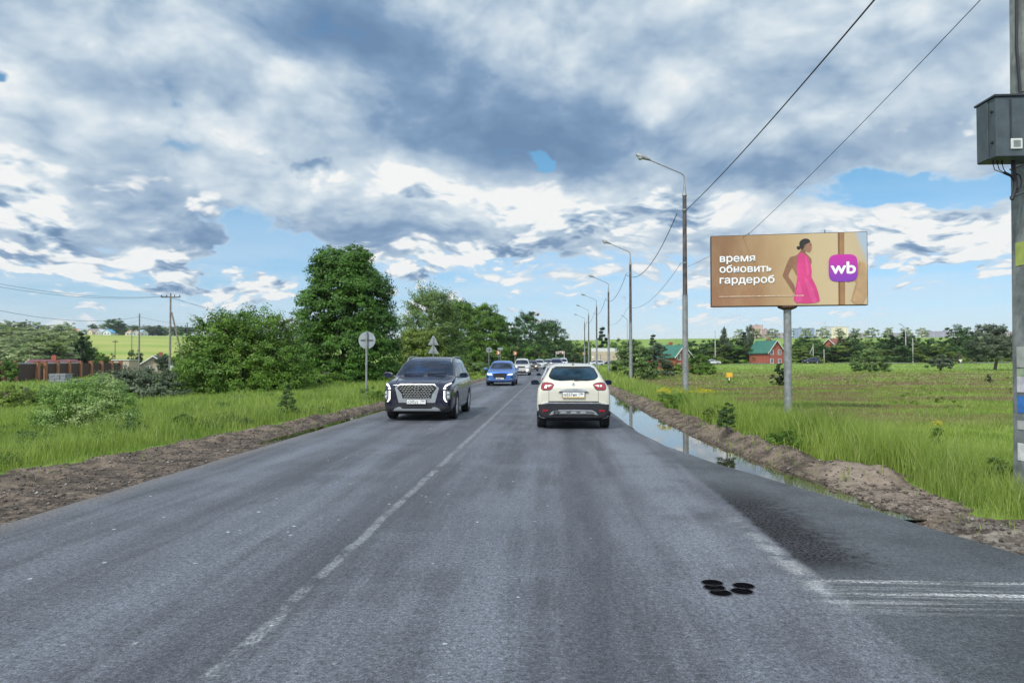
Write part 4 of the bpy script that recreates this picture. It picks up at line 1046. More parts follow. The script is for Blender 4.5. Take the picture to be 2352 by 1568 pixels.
# --- concrete power pole at the right edge, with its cabinet
def power_pole():
    r = empty('power_pole', (PPX, PPY, ground_z(PPX, PPY)-.1), 'grey concrete power pole with pasted notices at the right edge of the view', 'power pole')
    prof = lambda z: .175-.0052*z
    mb = MB(); vs = []; zs = [0, 1.2, 2.4, 3.6, 4.8, 6.2, 8, 10.4]; n = 8
    poly = [(-.8, -1), (.8, -1), (1, -.8), (1, .8), (.8, 1), (-.8, 1), (-1, .8), (-1, -.8)]
    for z in zs: vs += [(px_*prof(z)*.88, py_*prof(z), z) for px_, py_ in poly]
    fs = [(i*8+k, i*8+(k+1) % 8, (i+1)*8+(k+1) % 8, (i+1)*8+k) for i in range(len(zs)-1) for k in range(8)]+[tuple(range(7, -1, -1)), tuple((len(zs)-1)*8+k for k in range(8))]
    mb.add(vs, fs).build('shaft', m_conc, r, bevel=.01)
    for z in (4.05, 4.9, 3.72): MB().tube([(px_*prof(z)*.93, py_*prof(z)*1.04, z) for px_, py_ in poly+poly[:1]], .008, 5).build('steel_band', m_galv, r)
    def note(z, h, col, x0=-.06, x1=.12, name='notice', txt=None, tc=(.1, .1, .3)):
        xw = -prof(z)*.88-.006; y = -prof(z)-.005; x0 = xw+.02
        o = MB().box(((xw+x1)/2, (y+.04)/2, z), (x1-xw, .04-y, h)).build(name, mat('paper_%.2f_%.2f_%.2f' % col, col, .8, var=.18, scale=9), r)
        if txt:
            for i, l in enumerate(txt): lettering('notice_text', l, .034, mat('notice_ink', tc, .7), o, (x0+.006+.01*i, y-.004, z-h*.12-.045*i), bold=.001)
        return o
    note(3.02, .27, (.36, .42, .10), -.10, .14, 'yellow_notice', ['8-92', '57'], (.12, .15, .10))
    note(1.82, .24, (.36, .38, .34), -.13, .14, 'torn_notice'); note(1.62, .13, (.30, .37, .24), -.13, .12, 'torn_notice'); note(1.50, .18, (.55, .53, .56), -.14, .14, 'torn_notice')
    note(1.27, .20, (.04, .16, .45), -.14, .14, 'blue_notice', ['ремонт', 'окна'], (.6, .7, .8)); note(1.03, .10, (.42, .42, .40), -.11, .1, 'torn_notice'); note(.72, .20, (.6, .6, .58), -.15, -.12, 'torn_notice')
    return r
pole = power_pole()
pz = pole.location.z
def cabinet():
    zb, zt = at(2287, 359, 8.45).z, at(2287, 222, 8.45).z
    xa = at(2288, 300, 8.45).x
    r = empty('meter_cabinet', (xa+.25, 8.45+.19, zb), 'dark grey metal electricity cabinet with a white vent, strapped to the concrete power pole', 'electrical cabinet')
    m_cab = mat('cabinet_paint', (.055, .075, .085), .55, var=.22, scale=5, stain=((.10, .11, .11), .4), bmp=.1); m_cabd = mat('cabinet_rim', (.02, .025, .03), .5)
    H_ = zt-zb
    MB().box((0, 0, H_/2), (.50, .37, H_)).build('box', m_cab, r, bevel=.006)
    MB().box((0, 0, H_+.012), (.54, .41, .024)).build('lid', m_cabd, r, bevel=.004)
    MB().box((-.256, .06, H_/2), (.012, .22, H_*.98)).build('door', m_cab, r, bevel=.004)
    for z in (H_*.26, H_*.78): MB().cyl((-.262, -.12, z), .018, .02, 10, 'x').build('door_lock', m_cabd, r)
    MB().box((-.09, -.188, H_/2+.08), (.02, .006, H_*.66)).build('seam_strip', m_cabd, r)
    v = MB().box((-.035, -.193, .135), (.125, .016, .12)).build('vent', mat('white_vent_plastic', (.55, .58, .54), .5, var=.08), r, bevel=.015)
    sl = MB()
    for k in range(6): sl.box((-.035, -.2035, .105+k*.0125), (.075, .004, .005))
    sl.build('vent_slat_shade', mat('vent_shadow', (.22, .24, .23), .6), v)  # grey colour of the bars stands for shadow in the vent
    m = MB()
    for k, x in enumerate((-.17, -.12, -.07)):
        m.tube([(x, .02, .0), (x, .02, -.035)], .011, 8); m.tube([(x, .02, -.03), (x+.02, .02, -.10), (-.03+k*.01, .02, -.15), (.0, .02, -.17)], .005, 5)
    m.build('leads', m_cable, r)
    c = MB().tube([(.05, .02, .0), (.06, .02, -.12), (.075, .02, -.25), (.07, .02, -.33), (.03, .02, -.44)], .022, 7)
    c.tube([(-.05, .02, -.13), (.03, .02, -.17), (.07, .02, -.24), (.09, .02, -.36)], .017, 7)
    c.tube([(.07, .0, -.15), (.11, .0, -.17), (.13, .0, -.23), (.12, .0, -.30), (.08, .0, -.33)], .010, 6)
    c.build('cable_bundle', m_cable, r, smooth=True)
    return r
cabinet()
wire('service_cable', [(PPX-.19, 8.78, 4.70), (PPX-.215, 8.80, 5.3), (PPX-.18, 8.82, 6.3)], 0, .018, 'black cables dropping down the concrete pole into the cabinet')

# --- billboard
def billboard():
    A = at(1634, 541, 29.0); B = at(1991, 535, 28.3)
    d = Vector((B.x-A.x, B.y-A.y, 0)); Wb = d.length; ang = math.atan2(d.y, d.x)
    Hb = Wb/2.08; zt = (A.z+B.z)/2; zb = zt-Hb
    px_, py_ = at(1811, 800, 28.8).x, 28.8
    r = empty('billboard', (px_, py_, ground_z(px_, py_)-.1), 'large tan roadside billboard with a woman in a pink dress, on a single grey post', 'billboard', rz=ang)
    z0 = r.location.z
    Minv = Matrix.Rotation(-ang, 3, 'Z'); off = Minv @ (A-Vector((px_, py_, 0)))
    xL = off.x; yF = off.y-.02
    MB().tube([(0, .16, 0), (0, .16, zb-z0+.1)], .145, 20).build('post', m_galv, r, smooth=True)
    MB().lathe([(.15, -.10), (.30, -.04), (.36, 0), (.36, .05)], (0, .16, zb-z0-.06), 20).build('post_flange', mat('rusty_flange', (.10, .055, .045), .8, var=.4, scale=12), r, smooth=True)
    fr = MB().box((xL+Wb/2, yF+.20, zt-z0-Hb/2), (Wb+.05, .32, Hb+.05)).build('panel_frame', mat('panel_rim', (.07, .045, .04), .7, var=.3), r, bevel=.01)
    MB().tube([(xL+Wb*.74, yF+.1, zt-z0), (xL+Wb*.74, yF+.1, zt-z0+.14)], .015, 5).tube([(xL+Wb*.25, yF+.1, zt-z0), (xL+Wb*.25, yF+.1, zt-z0+.10)], .015, 5).build('hanging_hook', m_black, r)
    # printed sheet: coordinates below are in hundredths of its width from the left and down from the top
    def q(a, b): return (xL+Wb*a/100, zt-z0-Wb*b/100)
    hB = 100/2.08
    m, t, p = newmat('poster_print'); co = objco(t); x, y, z = sepxyz(t, co)
    u = (x-xL)*(1/Wb); v = (z*-1.0+(zt-z0))*(1/Hb)
    base = ramp(t, u, [(0, (.235, .115, .055)), (.25, (.36, .20, .095)), (.5, (.52, .36, .19)), (.66, (.60, .46, .27)), (.8, (.62, .48, .30)), (1, (.55, .42, .28))])
    base = mixc(t, v.sm(.3, 1.0)*.55*u.sm(.7, .2), base, (.34, .15, .075))
    base = mixc(t, noise(t, vmath(t, 'MULTIPLY', co, (1, 1, .4)), 1.1, 4, .6).sm(.35, .7)*.22, base, (.66, .50, .30))
    # patch of pale sky at the upper right corner of the print
    sk = (u*1.0-v*.16).sm(.91, .955)*v.sm(.75, .2)
    base = vmath(t, 'SCALE', base, scale=.84)
    base = mixc(t, sk, base, (.34, .42, .52))
    setc(t, p, base); p.inputs['Roughness'].default_value = .55
    bump(t, p, noise(t, co, 1.5, 3, .5), .15, .05)
    sheet = MB().box((xL+Wb/2, yF+.030, zt-z0-Hb/2), (Wb, .012, Hb)).build('poster_sheet', m, r)
    L = [0]
    def layer(poly, col, name, par=sheet, smooth=0, mt=None):
        L[0] += 1; y = yF+.0225-.0011*L[0]
        pts = [q(a, b) for a, b in poly]
        if smooth:
            for _ in range(smooth):
                n = len(pts); pts = [((pts[i][0]*w1+pts[(i+1) % n][0]*w2), (pts[i][1]*w1+pts[(i+1) % n][1]*w2)) for i in range(n) for w1, w2 in ((.75, .25), (.25, .75))]
        mb = MB(); n = len(pts); mb.add([(a, y, b) for a, b in pts]+[(a, y+.0008, b) for a, b in pts], [tuple(range(n))[::-1]]+[(i, i+n, (i+1) % n+n, (i+1) % n) for i in range(n)])
        o = mb.build(name, mt or mat('print_'+name, col, .6, var=.14, scale=1.6), par, fix=True); return o, y
    layer([(81.8, 0.0), (86, 0), (85.8, 14), (86.2, 30), (86, hB), (81.8, hB)], (.30, .16, .075), 'timber_post')
    layer([(82.0, 0.0), (83.0, 0), (82.8, 20), (83, hB), (82.0, hB)], (.16, .08, .04), 'timber_shade')
    layer([(86.0, 34), (91, 30), (95, 18), (97, 22), (100, 23.5), (100, hB-.2), (89, hB-.2), (91, 40), (93.5, 32)], (.36, .21, .11), 'drape', smooth=1)
    layer([(96.4, 18), (99.8, 23.0), (99.8, hB-.4), (90, hB-.4), (93, 38)], (.42, .27, .15), 'drape_fold', smooth=1)
    # the woman, half turned, one hand behind her
    W_ = lambda L_: [((x-135)/15.3, (y-148)/15.3) for x, y in L_]
    sk1 = (.25, .125, .075)
    layer(W_([(925, 383), (990, 368), (1022, 325), (1075, 345), (1110, 385), (1132, 410), (1130, 460), (1100, 520), (985, 592), (960, 530), (938, 495), (915, 430)]), sk1, 'skin_back', smooth=1)
    layer(W_([(928, 380), (905, 415), (882, 470), (858, 535), (843, 580), (868, 612), (900, 668), (938, 728), (956, 765), (972, 700), (930, 625), (898, 583), (918, 532), (945, 490), (965, 430), (950, 385)]), (.23, .11, .065), 'skin_arm', smooth=1)
    layer(W_([(1030, 290), (1022, 340), (1000, 372), (1085, 372), (1068, 335), (1090, 325)]), (.20, .10, .06), 'skin_neck', smooth=1)
    layer(W_([(1050, 262), (1085, 222), (1115, 222), (1124, 240), (1140, 263), (1130, 274), (1139, 288), (1131, 298), (1133, 318), (1116, 342), (1088, 338), (1058, 312)]), (.30, .155, .10), 'skin_face', smooth=1)
    layer(W_([(1022, 292), (1010, 262), (1018, 222), (1058, 196), (1100, 200), (1122, 224), (1117, 240), (1085, 252), (1062, 268), (1056, 300), (1034, 312)]), (.020, .014, .014), 'hair', smooth=2)
    layer(W_([(985, 296), (988, 278), (1008, 272), (1026, 284), (1022, 305), (1002, 314)]), (.022, .016, .015), 'hair_bun', smooth=2)
    layer(W_([(1060, 262), (1072, 258), (1076, 272), (1068, 288), (1060, 280)]), (.20, .095, .06), 'ear', smooth=1)
    layer(W_([(1112, 261), (1128, 262), (1126, 267), (1112, 267)]), (.03, .015, .012), 'eye')
    layer(W_([(1002, 352), (1040, 340), (1072, 366), (1100, 398), (1114, 430), (1124, 480), (1132, 540), (1124, 592), (1150, 640), (1182, 715), (1200, 790), (1212, 866), (948, 866), (962, 760), (976, 680), (992, 590), (984, 500), (994, 420)]),
          (.58, .045, .20), 'pink_dress', smooth=2)
    layer(W_([(1050, 600), (1090, 610), (1130, 690), (1165, 790), (1180, 862), (1130, 862), (1100, 740)]), (.64, .07, .25), 'dress_fold', smooth=1)
    layer(W_([(1062, 370), (1085, 400), (1100, 480), (1110, 560), (1085, 590), (1075, 480)]), (.63, .065, .24), 'dress_fold', smooth=1)
    layer(W_([(1000, 610), (1030, 700), (1040, 790), (1030, 862), (960, 862), (975, 760)]), (.50, .025, .17), 'dress_fold', smooth=1)
    # round-cornered violet badge with its two letters
    mg, t, p = newmat('violet_badge'); co = objco(t); x, y, z = sepxyz(t, co)
    zc = zt-z0-Wb*.235; setc(t, p, mixc(t, (z-(zc-.55)).sm(0, 1.1), (.20, .035, .40), (.50, .025, .33))); p.inputs['Roughness'].default_value = .6
    cx, cy, hw_ = 84.9, 23.6, 9.1; pts = []
    for k in range(48):
        a = 2*math.pi*k/48; c_, s_ = math.cos(a), math.sin(a); e = 2/4.2
        pts.append((cx+hw_*math.copysign(abs(c_)**e, c_), cy+hw_*math.copysign(abs(s_)**e, s_)))
    bd, yb = layer(pts, None, 'badge', mt=mg)
    mw = mat('white_print', (.80, .80, .82), .5, var=.03)
    def put(txt, a, b, size, target, bold, par=sheet):
        me = text_mesh(txt, 1.0, bold=0, extrude=0)
        wdt = max(v_.co.x for v_ in me.vertices)-min(v_.co.x for v_ in me.vertices); s_ = target/wdt
        o = lettering('lettering', txt, size, mw, par, (q(a, b)[0], yb-.003, q(a, b)[1]), bold=0, squeeze=target/(wdt*size)*.985, extrude=.0006)
        bm = bmesh.new(); bm.from_mesh(o.data); g0 = bm.verts[:]+bm.edges[:]+bm.faces[:]
        for k in range(8):
            a_ = 6.283*k/8; d_ = bmesh.ops.duplicate(bm, geom=g0)
            bmesh.ops.translate(bm, verts=[e for e in d_['geom'] if isinstance(e, bmesh.types.BMVert)], vec=(math.cos(a_)*bold, math.sin(a_)*bold, -.0002*(k+1)))
        bm.to_mesh(o.data); bm.free(); return o
    u_ = Wb/100
    put('время', 5.0, 17.8, 7.0*u_, 23.3*u_, .008); put('обновить', 5.0, 25.1, 7.0*u_, 34.7*u_, .008); put('гардероб', 4.8, 32.6, 7.0*u_, 36.2*u_, .008)
    put('wb', 77.4, 27.2, 11.0*u_, 15.4*u_, .018)
    # the line of small print, too fine to read
    g = np.random.default_rng(3); mb = MB(); a = 5.0
    while a < 60:
        w_ = float(g.uniform(.5, 2.2)); mb.box((q(a+w_/2, 41.6)[0], yb-.002, q(0, 41.6)[1]), (w_*u_, .001, float(g.uniform(.45, .8))*u_)); a += w_+.35
    mb.build('small_print', mat('faint_print', (.62, .47, .36), .6), sheet)
    return r
billboard()

# --- road signs seen from behind, and the chevrons of the bend
def round_sign(x, y, rad, zc, label, bars=True):
    z0 = ground_z(x, y)-.1; r = empty('road_sign', (x, y, z0), label, 'road sign', 'road signs on the left verge')
    MB().tube([(0, 0, 0), (0, 0, zc+rad*.95-z0)], .045, 10).build('post', m_galv, r, smooth=True)
    MB().cyl((0, .07, zc-z0), rad, .02, 36, 'y').build('sign_plate', m_sign_back, r)
    MB().box((0, .045, zc-z0), (rad*1.5, .03, .03)).build('rail', m_black, r)
    return r
p = at(842, 781, 29.8); round_sign(p.x, 29.8, .35, p.z, 'round grey sign seen from behind on a tall post, left of the navy SUV')
p = at(1123, 803.5, 84); round_sign(p.x, 84, .33, p.z, 'small round grey sign seen from behind, above the blue SUV')
def tri_sign():
    p = at(995, 800, 52); x, y = p.x, 52; z0 = ground_z(x, y)-.1
    r = empty('road_sign', (x, y, z0), 'two grey triangular signs one above the other, seen from behind', 'road sign', 'road signs on the left verge')
    MB().tube([(0, 0, 0), (0, 0, at(995, 775, 52).z-z0)], .04, 10).build('post', m_galv, r, smooth=True)
    for (t0, t1) in ((771, 792), (793, 811)):
        za, zb = at(995, t0, 52).z-z0, at(995, t1, 52).z-z0; h = .38
        MB().prism([(-h, zb), (h, zb), (h*.93, zb+.05), (.05, za), (-.05, za), (-h*.93, zb+.05)], .05, .07).build('sign_plate', m_sign_back, r)
        MB().box((0, .035, zb+.12), (h*1.3, .02, .03)).build('rail', m_galv, r)
tri_sign()
p = at(1149, 803, 100); z0 = ground_z(p.x, 100)-.1
r = empty('road_sign', (p.x, 100, z0), 'small rectangular grey sign on a post above the blue SUV', 'road sign', 'road signs on the left verge')
MB().tube([(0, 0, 0), (0, 0, p.z-z0)], .045, 8).build('post', m_galv, r, smooth=True); MB().box((0, -.07, at(1149, 801, 100).z-z0), (.70, .02, .30)).build('sign_plate', m_sign_back, r, bevel=.01)
m_or = mat('chevron_orange', (.34, .12, .03), .5, var=.1); m_wh = mat('chevron_white', (.75, .73, .68), .5, var=.05); m_rd = mat('chevron_red', (.55, .03, .03), .5, var=.1)
for k, (px_, py_, d, hs, lb) in enumerate(((1144.5, 810, 98, .25, 'orange chevron sign at the far left of the bend, beside the grey rectangular sign'), (1183, 811, 118, .30, 'orange chevron sign above the white and beige SUV'),
                                       (1248, 812, 165, .36, 'orange chevron sign in the middle of the bend above the queue'), (1341, 812, 200, .36, 'orange chevron sign left of the beige lorry'))):
    p = at(px_, py_, d); z0 = ground_z(p.x, d)-.1
    r = empty('chevron_sign', (p.x, d, z0), lb, 'chevron sign', 'chevron signs round the bend')
    MB().tube([(0, 0, 0), (0, 0, p.z-z0)], .05, 8).build('post', m_galv, r)
    MB().box((0, -.07, p.z-z0), (hs*2.1, .02, hs*2.1)).build('sign_plate', m_or, r, bevel=.02)
    MB().prism([(-.17, .2), (.02, 0), (-.17, -.2), (.0, -.2), (.20, 0), (.0, .2)][::-1], -.10, -.085, f=lambda x, y, z, c=p.z-z0: (x, y, z+c)).build('arrow', m_wh, r)
p = at(1286.5, 809.5, 178); z0 = ground_z(p.x, 178)-.1
r = empty('chevron_board', (p.x, 178, z0), 'wide red and white chevron board on two white legs above the queue', 'chevron sign')
for s in (-1, 1): MB().tube([(s*.98, 0, 0), (s*.98, 0, p.z-z0+.3)], .06, 8).build('leg', m_wh, r)
b = MB().box((0, -.08, p.z-z0), (2.15, .03, .62)).build('board', m_wh, r)
for k in range(4):
    x0 = -.85+k*.5; MB().prism([(x0, .24), (x0+.2, 0), (x0, -.24), (x0+.22, -.24), (x0+.42, 0), (x0+.22, .24)][::-1], -.12, -.10, f=lambda x, y, z, c=p.z-z0: (x, y, z+c)).build('arrow', m_rd, b)

# --- yellow marker post in the field
p = at(1922*.871+0, 858, 62); p = at(1675, 861, 60); z0 = ground_z(p.x, 60)
r = empty('gas_marker', (p.x, 60, z0-.05), 'short marker post with a yellow plate standing alone in the meadow', 'marker post')
MB().tube([(0, 0, 0), (0, 0, p.z-z0)], .035, 8).build('post', m_black, r); MB().box((0, -.05, p.z-z0+.05), (.48, .03, .36)).build('plate', mat('marker_yellow', (.70, .38, .03), .5), r, bevel=.01)
MB().tube([(0, 0, .45), (0, 0, .8)], .045, 8).build('white_band', m_wh, r)

# --- box lorry beyond the bend
def lorry():
    a, b = at(1353, 835, 190), at(1398, 835, 190); y = 190; x0, x1 = a.x+.2, b.x+6.5; L_ = x1-x0
    z0 = ground_z((x0+x1)/2, y); zt = at(1370, 800, y).z
    r = empty('lorry', (x0, y, z0), 'beige box lorry with a white roof and blue lower side, crossing behind the street lamps', 'lorry')
    H_ = zt-z0; m_bg = mat('lorry_beige', (.46, .39, .28), .5, var=.12, scale=1.5); m_bl = mat('lorry_blue', (.03, .07, .19), .5)
    MB().box((L_/2+.2, 1.2, .95+(H_-.95)/2), (L_-.4, 2.4, H_-.95)).build('cargo_box', m_bg, r, bevel=.05)
    MB().box((L_/2+.2, 1.2, H_+.03), (L_-.3, 2.46, .12)).box((L_/2+.2, -.015, H_-.42), (L_-.38, .03, .75)).build('roof_band', mat('lorry_white', (.62, .63, .62), .5, var=.06), r, bevel=.02)
    MB().box((L_*.68, -.03, 1.05), (L_*.62, .05, .45)).build('side_skirt', m_bl, r, bevel=.02)
    MB().box((2.75, -.02, 2.2), (.10, .04, 1.7)).build('door_strip', m_black, r)
    MB().lathe([(0, -.02), (.28, -.02), (.28, .03)], (.75, 0, 2.35), 18, 'y').build('round_mark', m_wh, r)
    MB().box((L_/2, 1.2, .75), (L_-.5, .9, .3)).build('chassis', m_under, r)
    for x in (1.2, 2.3, L_-1.2, L_-2.4):
        for yy in (.15, 2.25):
            w_ = MB().lathe([(.28, -.14), (.46, -.15), (.50, -.1), (.50, .1), (.46, .15), (.28, .14)], n=20, axis='y').build('wheel', m_tyre, r, smooth=True, loc=(x, yy, .5))
            MB().cyl((0, 0, 0), .26, .2, 14, 'y').build('rim', m_rim, w_)
lorry()

# --- five core holes: flat discs, the dark inside put into their black colour
m_hole = mat('painted_hole_dark', (.004, .004, .005), .95, var=.3, scale=60, spec=.0); m_lip = mat('broken_hole_edge', (.05, .052, .06), .9, var=.4, scale=80, spec=.1)
def gp(px_, py_):
    d = pdir(px_, py_); k = -CAMH/d.z; return Vector((d.x*k, d.y*k, 0))
for (a, b, lb) in ((1636, 1338.5, 'dark round core hole in the asphalt, farthest of the left three'), (1641, 1349.5, 'dark round core hole in the asphalt, middle one of the left three'), (1655, 1361.5, 'dark round core hole in the asphalt, nearest of the left three'),
                 (1708, 1345.5, 'dark round core hole in the asphalt, farther of the right pair'), (1704, 1358, 'dark round core hole in the asphalt, nearer of the right pair')):
    c = gp(a, b); g = np.random.default_rng(int(a)); N = 26
    r = empty('core_hole', (c.x, c.y, 0), lb, 'core hole', 'core holes drilled in the road')
    mb = MB().lathe([(.0, .0035), (.066, .0045), (.0745, .005)], n=N); mb.v = [(x*(1+.05*g.standard_normal()*.5), y*(1+.05*g.standard_normal()*.5), z) for x, y, z in mb.v]
    mb.build('hole', m_hole, r)
    MB().lathe([(.073, .002), (.077, .0055), (.083, .0035), (.085, .001)], n=N).build('broken_rim', m_lip, r)

# ------------------------------------------------------------------ houses, fence, poles and the town on the skyline
def brickmat(name, c1, c2, sc=4.0, mortar=(.30, .27, .24)):
    m, t, p = newmat(name); n = t.nodes.new('ShaderNodeTexBrick'); co = objco(t); x, y, z = sepxyz(t, co)
    t.links.new(comb(t, x+y, z, 0.0).s, n.inputs['Vector'])
    n.inputs['Scale'].default_value = sc; n.inputs['Mortar Size'].default_value = .012
    for k, c in (('Color1', c1), ('Color2', c2), ('Mortar', mortar)): n.inputs[k].default_value = (*c, 1)
    setc(t, p, mixc(t, noise(t, co, 1.5, 4, .6).sm(.3, .7)*.4, G(t, n.outputs[0]), tuple(c*.6 for c in c1))); p.inputs['Roughness'].default_value = .85
    return m
m_brick = brickmat('orange_brick', (.34, .12, .055), (.40, .16, .08)); m_rbrick = brickmat('red_brick', (.34, .070, .035), (.42, .10, .05), 3)
m_panel = mat('maroon_sheet_panel', (.050, .018, .018), .6, var=.35, scale=3); m_cap = mat('brick_red_cap', (.25, .08, .05), .7)
m_green = mat('green_metal_roof', (.03, .135, .095), .45, var=.18, scale=1.2); m_darkroof = mat('dark_blue_roof', (.035, .035, .060), .7, var=.2); m_maroon = mat('maroon_roof', (.12, .035, .045), .6, var=.2)
m_wht = mat('white_window_frame', (.68, .68, .66), .5, var=.05); m_pane = mat('window_pane', (.05, .06, .08), .15, var=.4, spec=.8); m_beige = mat('beige_render', (.44, .36, .28), .85, var=.15)
m_wood = mat('grey_pole_wood', (.20, .175, .165), .8, var=.3, scale=4)

# fence: a line running away from us, pillars found along it
F0, F1 = at(34, 850, 86), at(258, 850, 113)
kf = (F1.x-F0.x)/(F1.y-F0.y)
def fence_at(px_):
    d = pdir(px_, 840); s_ = d.x/d.y; y = (F0.x-kf*F0.y)/(s_-kf); return Vector((s_*y, y, 0))
pil = [fence_at(q) for q in (-22, 4, 34, 84, 103, 131, 158, 184, 209, 233, 256, 277)]
rf = empty('brick_fence', (pil[0].x, pil[0].y, 0), 'long brown sheet fence with orange brick pillars and an arched gate', 'fence')
o0 = pil[0]
fdir = Vector((F1.x-F0.x, F1.y-F0.y, 0)).normalized(); fa = math.atan2(fdir.y, fdir.x)
for k, q in enumerate(pil):
    zg = ground_z(q.x, q.y); w = .62 if k == 3 else .46; l = q-o0
    mb = MB().box((l.x, l.y, (zg-.1+1.36)/2), (w, w, 1.36-zg+.1), rz=fa)
    po = mb.build('pillar', m_brick, rf); MB().box((l.x, l.y, 1.40), (w+.12, w+.12, .07), rz=fa).box((l.x, l.y, 1.46), (w*.6, w*.6, .09), rz=fa, taper=.3).build('pillar_cap', m_cap, po)
for k, (a, b) in enumerate(zip(pil[:-1], pil[1:])):
    la, lb = a-o0, b-o0; mid = (la+lb)/2; L_ = (lb-la).length-.48; zg = ground_z((a.x+b.x)/2, (a.y+b.y)/2)
    if k == 3:
        g_ = MB().box((mid.x, mid.y, (zg+.85)/2), (L_*.8, .06, .85-zg), rz=fa).build('gate', m_panel, rf)
        N = 12; r_ = L_*.42; pts = [(mid.x+fdir.x*r_*math.cos(math.pi*i/N), mid.y+fdir.y*r_*math.cos(math.pi*i/N), .72+.46*math.sin(math.pi*i/N)) for i in range(N+1)]
        MB().tube(pts, .12, 6).build('arch', m_brick, rf)
        MB().tube([(mid.x, mid.y-.05, zg+.9), (mid.x+.0, mid.y-.05, zg+1.1)], .02, 5).build('handle', m_galv, g_)
    else:
        h_ = 1.12; MB().box((mid.x, mid.y, (zg+.05+h_)/2), (L_, .05, h_-zg-.05), rz=fa).build('panel', m_panel, rf)
        if k < 7: MB().box((mid.x, mid.y, h_+.06), (L_, .07, .14), rz=fa).build('top_rail', mat('pale_top_rail', (.34, .36, .40), .5), rf)
def blocks(px_, d, nx_, nz_, label, sz=(.6, .5, .3)):
    p = at(px_, 875, d); zg = ground_z(p.x, p.y); r = empty('block_stack', (p.x, p.y, zg), label, 'block stack')
    g = np.random.default_rng(int(px_))
    for z in range(nz_):
        for x in range(nx_): MB().box(((x-(nx_-1)/2)*(sz[0]+.02)+g.uniform(-.02, .02), g.uniform(-.04, .04), sz[2]*(z+.5)), (sz[0], sz[1]*2.4, sz[2]-.02)).build('block', mat('grey_block', (.18, .19, .20), .9, var=.3), r, bevel=.015)
blocks(139, 78, 3, 4, 'taller pile of grey concrete blocks in front of the brown fence'); blocks(168, 80, 3, 2, 'lower pile of grey concrete blocks beside the taller pile', (.5, .5, .26))
q = [at(8, 872, 80), at(120, 870, 82), at(235, 862, 92), at(200, 874, 78), at(60, 878, 75)]
P_ = [(v.x, v.y, ground_z(v.x, v.y)+.10) for v in q]
dr = MB().add([(x, y, z) for x, y, z in P_]+[(x, y, z-.5) for x, y, z in P_], [tuple(range(5))]+[(i, (i+1) % 5, (i+1) % 5+5, i+5) for i in range(5)]).build('pavement', mat('pale_concrete', (.36, .37, .38), .9, var=.2, scale=.8)); tag(dr, kind='structure')

def window(par, x, z, w, h, y, fm=None, nrm='y'):
    wf = MB()
    for (cx, cz, ww, hh) in ((x, z+h/2, w+.12, .09), (x, z-h/2, w+.2, .10), (x-w/2, z, .09, h), (x+w/2, z, .09, h), (x, z, .06, h)):
        wf.box((cx, y-.03, cz), (ww, .10, hh))
    f = wf.build('window_frame', fm or m_wht, par)
    MB().box((x, y+.0, z), (w, .04, h)).build('window_pane', m_pane, f); return f
def gable_house(px_, yb, d, W_, Dp, hw_, hr, wall, roof, label, rz=0, wins=(), z=None, zb=None):
    """gable end towards -y; ridge runs back along +y"""
    p = at(px_, yb, d); zg = ground_z(p.x, p.y) if zb is None else zb
    r = empty('house', (p.x, p.y, zg-.2), label, 'house', None, rz)
    MB().prism([(-W_/2, 0), (W_/2, 0), (W_/2, hw_), (0, hw_+hr), (-W_/2, hw_)], 0, Dp).build('wall', wall, r)
    rm = MB(); ov = .45; sl = hr/(W_/2)
    for s in (-1, 1):
        a = (s*(W_/2+ov), hw_-ov*sl+.02); b = (0, hw_+hr+.02)
        pr = [a, b, (b[0], b[1]+.16), (a[0], a[1]+.16)]
        rm.prism(pr if s < 0 else pr[::-1], -ov, Dp+ov)
    ro = rm.build('roof', roof, r)
    bm_ = MB()
    for s in (-1, 1):
        a = (s*(W_/2+ov), hw_-ov*sl-.05); b = (0, hw_+hr-.05); pr = [a, b, (b[0], b[1]+.24), (a[0], a[1]+.24)]
        bm_.prism(pr if s < 0 else pr[::-1], -ov-.05, -ov)
    bm_.build('bargeboard', m_wht, ro)
    MB().box((W_*.15, Dp*.5, hw_+hr+.1), (.6, .6, 1.4)).build('chimney', m_rbrick, ro)
    for (x, z_, w, h) in wins: window(r, x, z_, w, h, -.02)
    return r
gable_house(1783, 826, 205, 5.2, 8, 3.4, 3.0, m_rbrick, m_green, 'red brick gabled house with green roof beside the billboard post', rz=R(24), wins=((-1.5, 3.3, .95, 1.3), (1.1, 3.3, .95, 1.3), (-1.5, .9, .95, 1.2), (1.1, .9, .95, 1.2)))
gable_house(1569, 828, 152, 4.2, 9, 3.0, 2.1, m_rbrick, m_green, 'red brick house with a long green roof behind the nearest street lamp', rz=R(32), wins=((-1.1, 2.8, .8, 1.1), (1.1, 2.8, .8, 1.1), (-1.1, .9, .8, 1.1)))
gable_house(1905, 800, 262, 5.0, 7, 5.3, 2.0, m_rbrick, mat('rust_roof', (.20, .07, .05), .7), 'small house with rusty red roof showing above the trees right of the billboard post', rz=R(-60), wins=((0, 3.0, 1, 1.2),))
gable_house(352, 850, 128, 4.4, 7, 1.5, 1.5, m_beige, m_darkroof, 'single-storey house with a dark pitched roof between the two electricity poles', rz=R(20), wins=((-1.0, 1.0, .8, .7), (1.0, 1.0, .8, .7)), zb=-.6)
gable_house(76, 845, 108, 4.6, 6, 1.75, .55, m_beige, m_maroon, 'low building with a maroon roof rising over the brick fence', rz=R(-70), zb=-.6)
p = at(277, 843, 121)
rb = empty('shed', (p.x, p.y, -1.1), 'beige flat-roofed shed behind the far end of the brick fence', 'shed')
